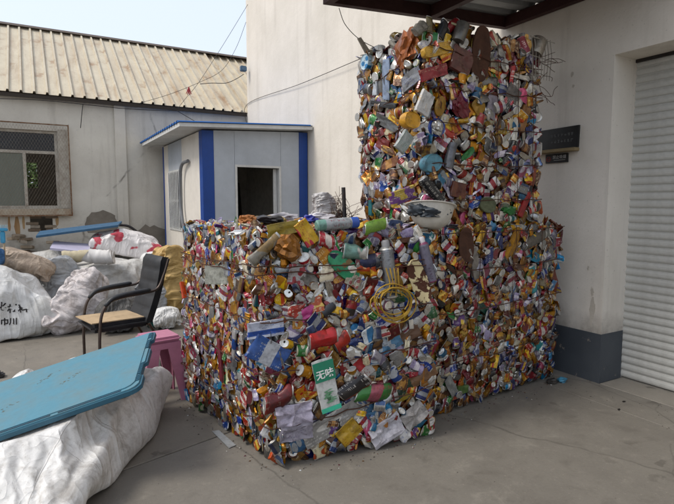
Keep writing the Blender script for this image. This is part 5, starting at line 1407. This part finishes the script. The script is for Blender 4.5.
# ---- office chair
LEA = plain('black_leather', '#16171a', .38, 0, .3, '#3a3733', 10, .15); CHR = plain('dark_chrome', '#5a504a', .25, .85, .4, '#3a2a20'); BRN = plain('bronze_leg', '#4a3a30', .35, .6)
chd = thing('office_chair', 'black leather armchair with curved metal arms standing among the sacks', 'chair', (.58, 4.93, 0), R(10))
g = G(); g.box(-.27, .22, -.225, .225, .415, .49, bev=.03); g.obj('seat', LEA, chd, smooth=.7, local=True)
def backp(y0, y1, z0, z1): # a padded back slice
    pass
g = G(); rows = 5; vs_, fs = [], []
NU, NV = 12, 30
for j in range(NV + 1):
    t = j / NV; z = .45 + t * .57; xc = .18 + t * .14 + .03 * math.sin(t * 2.6)
    if t > .93: xc += (t - .93) * .25
    puff = .012 * abs(math.sin(t * rows * math.pi)) ** .5
    for i in range(NU + 1):
        u = i / NU * 2 - 1; y = u * .215 * (1 - .1 * max(0, t - .9) * 5)
        vs_.append((xc - (.014 + puff) * (1 - u ** 6), y, z))
n0 = len(vs_)
for k in range(n0): x, y, z = vs_[k]; vs_.append((x + .058, y * .98, z - .01))
w1 = NU + 1
for j in range(NV):
    for i in range(NU):
        a = j * w1 + i; fs += [(a, a + 1, a + w1 + 1, a + w1), (a + n0, a + w1 + n0, a + w1 + 1 + n0, a + 1 + n0)]
    for i in (0, NU):
        a = j * w1 + i; fs.append((a, a + w1, a + w1 + n0, a + n0))
for i in range(NU):
    for j in (0, NV):
        a = j * w1 + i; fs.append((a, a + 1, a + 1 + n0, a + n0))
g.add(vs_, fs); bk = g.obj('backrest', LEA, chd, smooth=.9, local=True)
for s_ in (-1, 1):
    y = s_ * .245
    path = spline([(.40, y * .9, 1.0), (.35, y * .92, .86), (.285, y * .97, .745), (.17, y, .72), (0, y, .705), (-.12, y, .675), (-.19, y, .58), (-.215, y, .4), (-.22, y, .2), (-.215, y, .03), (-.15, y, .014), (.1, y, .014), (.3, y, .014)], 7)
    g = G(); g.tube(path, .0125, 10); g.obj('frame_tube', CHR, chd, smooth=1.2, local=True)
    g = G(); g.tube(spline([(.22, y, .742), (.1, y, .732), (0, y, .722), (-.1, y, .698), (-.165, y, .64)], 6), [.012] + [.02] * 22 + [.018, .012], 10); g.obj('arm_pad', LEA, chd, smooth=1.2, local=True)
    g = G(); g.tube([(.2, y * .95, .44), (.3, y, .25), (.3, y, .012)], .0125, 10); g.obj('leg', BRN, chd, smooth=1.2, local=True)
g = G(); g.tube([(-.21, -.245, .43), (-.21, .245, .43)], .012, 8); g.tube([(.2, -.235, .43), (.2, .235, .43)], .012, 8); g.obj('cross_bar', BRN, chd, smooth=1.2, local=True)
cbd = link('cardboard_sheet', mesh_of('cardboard_sheet', *(lambda gg: (gg.v, gg.f, plain('cardboard_pale', '#b39a78', .85), gg.m))(G().box(-.25, .2, -.2, .2, 0, .008))))
cbd.location = (.55, 4.93, .4925); cbd.rotation_euler = (0, R(1), R(14)); tag(cbd, 'flat cardboard piece lying on the seat of the black chair', 'cardboard')
g = G(); p = atz(156, 326); g.box(p.x - .1, p.x + .1, p.y - .08, p.y + .08, 0, .1, bev=.015); tag(g.obj('teal_box', plain('teal_box', '#1f6b62', .5)), 'small teal plastic box on the ground beside the white plastic bag', 'box')

# ---- small litter
p = atz(1, 377); g = G(); g.box(p.x - .13, p.x + .03, p.y - .05, p.y + .05, 0, .035, bev=.012); g.box(p.x - .10, p.x + .0, p.y - .04, p.y + .04, .036, .06, bev=.01)
tag(g.obj('old_shoe', BLACKP, smooth=.8), 'black shoe lying on the ground at the left edge', 'shoe')
g = G(); g.prism([(*atz(x, y)[:2], .004) for x, y in ((212, 432), (219, 431), (236, 446), (229, 449))], (0, 0, .002)); tag(g.obj('paper_sheet', plain('pale_paper', '#8f9292', .7, 0, .6)), 'pale flat paper strip on the ground beside the near bale', 'paper')
for (x, y, c_, lab) in ((562, 382, '#3f86a4', 'crumpled blue packet on the floor beside the wall pier'), (552, 383, '#2c2a28', 'crushed dark packet on the floor beside the wall pier')):
    p = atz(x, y); V, F, FM, UV = foil_geo(random.Random(x), .055, .04, .022, .6); me = mesh_of('crumpled_packet', V, F, plain('packet_' + c_[1:], c_, .4), FM); o = link('crumpled_packet', me); o.location = p + Vector((0, 0, .018)); tag(o, lab, 'litter')
for k, (x, y) in enumerate(((624, 402), (619, 410))):
    p = atz(x, y); V, F, FM, UV = foil_geo(random.Random(k), .016, .008, .006, .5, 1); o = link('pebble', mesh_of('pebble', V, F, DARK, FM)); o.location = p + Vector((0, 0, .004)); tag(o, ('tiny dark chip on the floor nearer the shutter', 'tiny dark chip on the floor farther from the shutter')[k], 'pebble')

# white bowl with a dark rag on the ledge between the bales
bw = thing('bowl', 'tilted white plastic bowl holding a dark rag between the stacked bales', 'bowl', (2.20, 2.60, 1.36)); bw.rotation_euler = (R(-10), R(8), 0); bw.location.z = 1.335; bw.scale = (.95, .95, 1.35)
g = G(); n = 32; prof = [(.0, 0), (.06, .002), (.10, .025), (.125, .06), (.14, .105), (.155, .108), (.156, .112), (.136, .112), (.12, .065), (.095, .032), (.055, .01), (0, .008)]
vs_ = [(r_ * 1.2 * math.cos(2 * math.pi * k / n), r_ * math.sin(2 * math.pi * k / n), z) for r_, z in prof for k in range(n)]
g.add(vs_, [(i * n + k, i * n + (k + 1) % n, (i + 1) * n + (k + 1) % n, (i + 1) * n + k) for i in range(len(prof) - 1) for k in range(n)]); g.obj('shell', plain('bowl_white', '#c4bfb4', .4, 0, .3), bw, smooth=.8, local=True)
V, F = sack_geo((.13, .1, .06), 5, res=(40, 26), lump=.5, fold=.6, fine=.2); g = G(); g.add([v + Vector((-.01, 0, .05)) for v in V], F); tag_ = g.obj('rag', woven('dark_rag', '#343b42', '#1c1f22', .5, 8), None, smooth=1.0)
tag_.location = (2.19, 2.60, 1.37); tag_.scale = (.9, .9, .8); tag(tag_, 'dark grey rag crumpled inside the white bowl', 'rag')

# clutter lying on top of the near bale
sack('yellow_cloth', 'pale yellow crumpled cloth on top of the near bale', 'cloth', (aty(268, 222, 3.3).x, 3.3, 1.345), (.13, .1, .035), woven('yellow_cloth', '#b59a5a', '#7d6435', .4, 8), 7, bag='crumple')
p = aty(243, 222, 3.3)
sack('plastic_bag', 'clear white plastic bag standing behind the near bale', 'bag', (2.02, 3.72, 1.33), (.1, .1, .13), woven('clear_bag', '#b9b6b4', '#8b8680', .3, 8, rough=.25), 17, bag='crumple', up=True)
for k, (x, y, Y, c_, lab, dm_) in enumerate(((247, 219, 3.1, '#a3652c', 'rust brown scrap lump on top of the near bale', (.05, .04, .03)), (320, 219, 3.4, '#c3c0c4', 'white crumpled plastic on top of the near bale', (.1, .07, .03)), (310, 220, 3.0, '#22318c', 'deep blue plastic scrap on top of the near bale', (.045, .04, .025)), (268, 222, 3.2, '#26262a', 'black plastic scrap on top of the near bale', (.1, .06, .025)), (282, 219, 3.6, '#b5b3b8', 'pale grey foil scrap at the back of the near bale', (.11, .06, .03)), (338, 217, 3.6, '#7a756c', 'grey tin lump at the back of the near bale', (.05, .05, .04)))):
    V, F, FM, UV = foil_geo(random.Random(k + 50), *dm_, .6, 3); o = link('scrap_lump', mesh_of('scrap_lump', V, F, plain('lump_' + c_[1:], c_, .4), FM)); q = aty(x, y, Y); o.location = (q.x, q.y, 1.375 + dm_[2] * .7); tag(o, lab, 'scrap')
g = G(); q = aty(345, 210, 3.5); g.tube([(q.x, q.y, 1.33), (q.x - .015, q.y, 1.62)], .016, 8); tag(g.obj('black_rod', BLACKP, smooth=1.2), 'short black rod standing up behind the near bale', 'rod')
rg = random.Random(14); g = G()
for k in range(26):
    q = aty(344 + rg.uniform(-4, 10), 212, 3.55); p = Vector((q.x, q.y, 1.36)); d = Vector((rg.uniform(-.8, .5), rg.uniform(-.3, .3), rg.uniform(.2, 1.2))).normalized(); pts = [p]
    for s_ in range(5): p = p + d * rg.uniform(.03, .075); d = (d + Vector((rg.gauss(0, .5), rg.gauss(0, .3), rg.gauss(-.1, .4)))).normalized(); pts.append(p.copy())
    g.tube(spline(pts, 4), .0018, 4)
tag(g.obj('wire_tangle', RUST), 'tangle of thin rusty wires behind the near bale', 'wire')

# ---- cables
CBL = plain('black_cable', '#1f1d1d', .6)
def cable(name, lab, pts, r=.0042, n=8):
    g = G(); g.tube(spline(pts, n), r, 5); return tag(g.obj(name, CBL, smooth=1.2), lab, 'cable')
Yc = 10.62
cable('cable', 'thin straight cable from the white wall down to the warehouse eave', [aty(248, 4, Yc), aty(223, 45, Yc), aty(199, 82, Yc), aty(186, 98, Yc), aty(178, 108, 10.7)])
cable('cable', 'sagging thin cable from the white wall over the rusty roof', [aty(246, 22, Yc), aty(236, 48, Yc), aty(222, 70, Yc), aty(200, 82, Yc), aty(170, 94, Yc), aty(140, 103, 10.7)])
cable('cable', 'thick black cable dangling at the corner of the white wall', [aty(200, 84, Yc), aty(212, 83, Yc), aty(226, 83, Yc), aty(236, 79, Yc), aty(244, 74, Yc)], .007)
cable('cable', 'long thin cable running under the warehouse eave', [aty(-20, 98, 10.72), aty(40, 100, 10.72), aty(90, 105, 10.72), aty(130, 109, 10.72), aty(180, 111, 10.72)], .007)
cable('cable', 'short cable hanging down the warehouse wall near the window', [aty(83, 104, 10.72), aty(82, 112, 10.74), aty(80.5, 128, 10.8)], .007)
cable('cable', 'cable crossing the grey roof edge beside the cabin', [aty(172, 108, 10.7), aty(186, 116, 10.7), aty(198, 123, 10.6)], .006)
cable('cable', 'thin wire stretched along the white wall to the tall bale', [atx(247, 127, 3.985), atx(247.5, 104, 3.985), atx(300, 84, 3.96), atx(362, 58, 3.94)], .005)
cable('cable', 'thin wire looping from the canopy beam to the tall bale', [aty(339, 8, 3.62), aty(345, 24, 3.62), aty(358, 38, 3.6), aty(374, 47, 3.55), aty(384, 50, 3.5)], .003)
g = G(); q = aty(243.5, 69, 10.6); g.box(q.x - .07, q.x + .06, 10.55, 10.65, q.z - .05, q.z + .06, bev=.015); tag(g.obj('insulator_box', plain('insulator', '#4f6c84', .5)), 'small blue grey insulator box on the white wall corner', 'box')
g = G(); q = aty(189, 93, 10.6)
for k in range(5): g.tube([(q.x, 10.6, q.z + .12), (q.x - .06 + k * .025, 10.58, q.z - .02 - .02 * (k % 2))], .008, 5)
tag(g.obj('red_ribbon', plain('red_ribbon', '#a8343a', .7)), 'red ribbon tied on the overhead cable', 'ribbon')

# ---- grit and shreds swept against the foot of the bales and over the yard: uncountable
rg = random.Random(77); V_, F_, FM_ = [], [], []
GM = [plain('grit_grey', '#6d675f', .9), plain('grit_dark', '#38332d', .9), ALU, hm('#a8741c', .4, .5), hm('#8e1c1e', .5, .1), hm('#b9b6b2', .6, 0), hm('#27469a', .5, 0)]
def bit(x, y, r_, mi):
    b = len(V_); n_ = rg.randint(4, 6); a0 = rg.random() * 6; h = r_ * rg.uniform(.2, .6)
    for k in range(n_): q = r_ * rg.uniform(.6, 1.3); V_.append((x + q * math.cos(a0 + 6.283 * k / n_), y + q * .7 * math.sin(a0 + 6.283 * k / n_), .0005))
    for k in range(n_): q = r_ * rg.uniform(.4, .8); V_.append((x + q * math.cos(a0 + 6.283 * k / n_), y + q * .7 * math.sin(a0 + 6.283 * k / n_), h + .001))
    F_.append(tuple(range(b + n_, b + 2 * n_))); FM_.append(mi)
    for k in range(n_): F_.append((b + k, b + (k + 1) % n_, b + n_ + (k + 1) % n_, b + n_ + k)); FM_.append(mi)
for (p, q, n_) in ((A_lo[3], A_lo[0], 90), (A_lo[0], A_lo[1], 70), (B_lo[0], B_lo[1], 120)):
    for k in range(n_):
        t = rg.random(); c = Vector(p).lerp(Vector(q), t); nn_ = (Vector(q) - Vector(p)).normalized(); nn_ = Vector((nn_.y, -nn_.x, 0)); d_ = .03 + abs(rg.gauss(0, .07))
        bit(c.x + nn_.x * d_, c.y + nn_.y * d_, rg.uniform(.002, .008), rg.choices(range(7), (6, 5, 2, 2, 1, 1, 1))[0])
for k in range(700):
    bit(rg.uniform(-1.5, 3.95), rg.uniform(.6, 6.5), rg.uniform(.001, .0035), rg.choice((0, 0, 1)))
for k in range(160): bit(rg.uniform(3.5, 3.98), rg.uniform(.8, 2.7), rg.uniform(.0015, .005), rg.choice((0, 1, 1)))
o = link('grit', mesh_of('grit', V_, F_, GM, FM_)); o['kind'] = 'stuff'; o['label'] = 'fine grit and tiny shreds on the concrete around the bales'; o['category'] = 'grit'
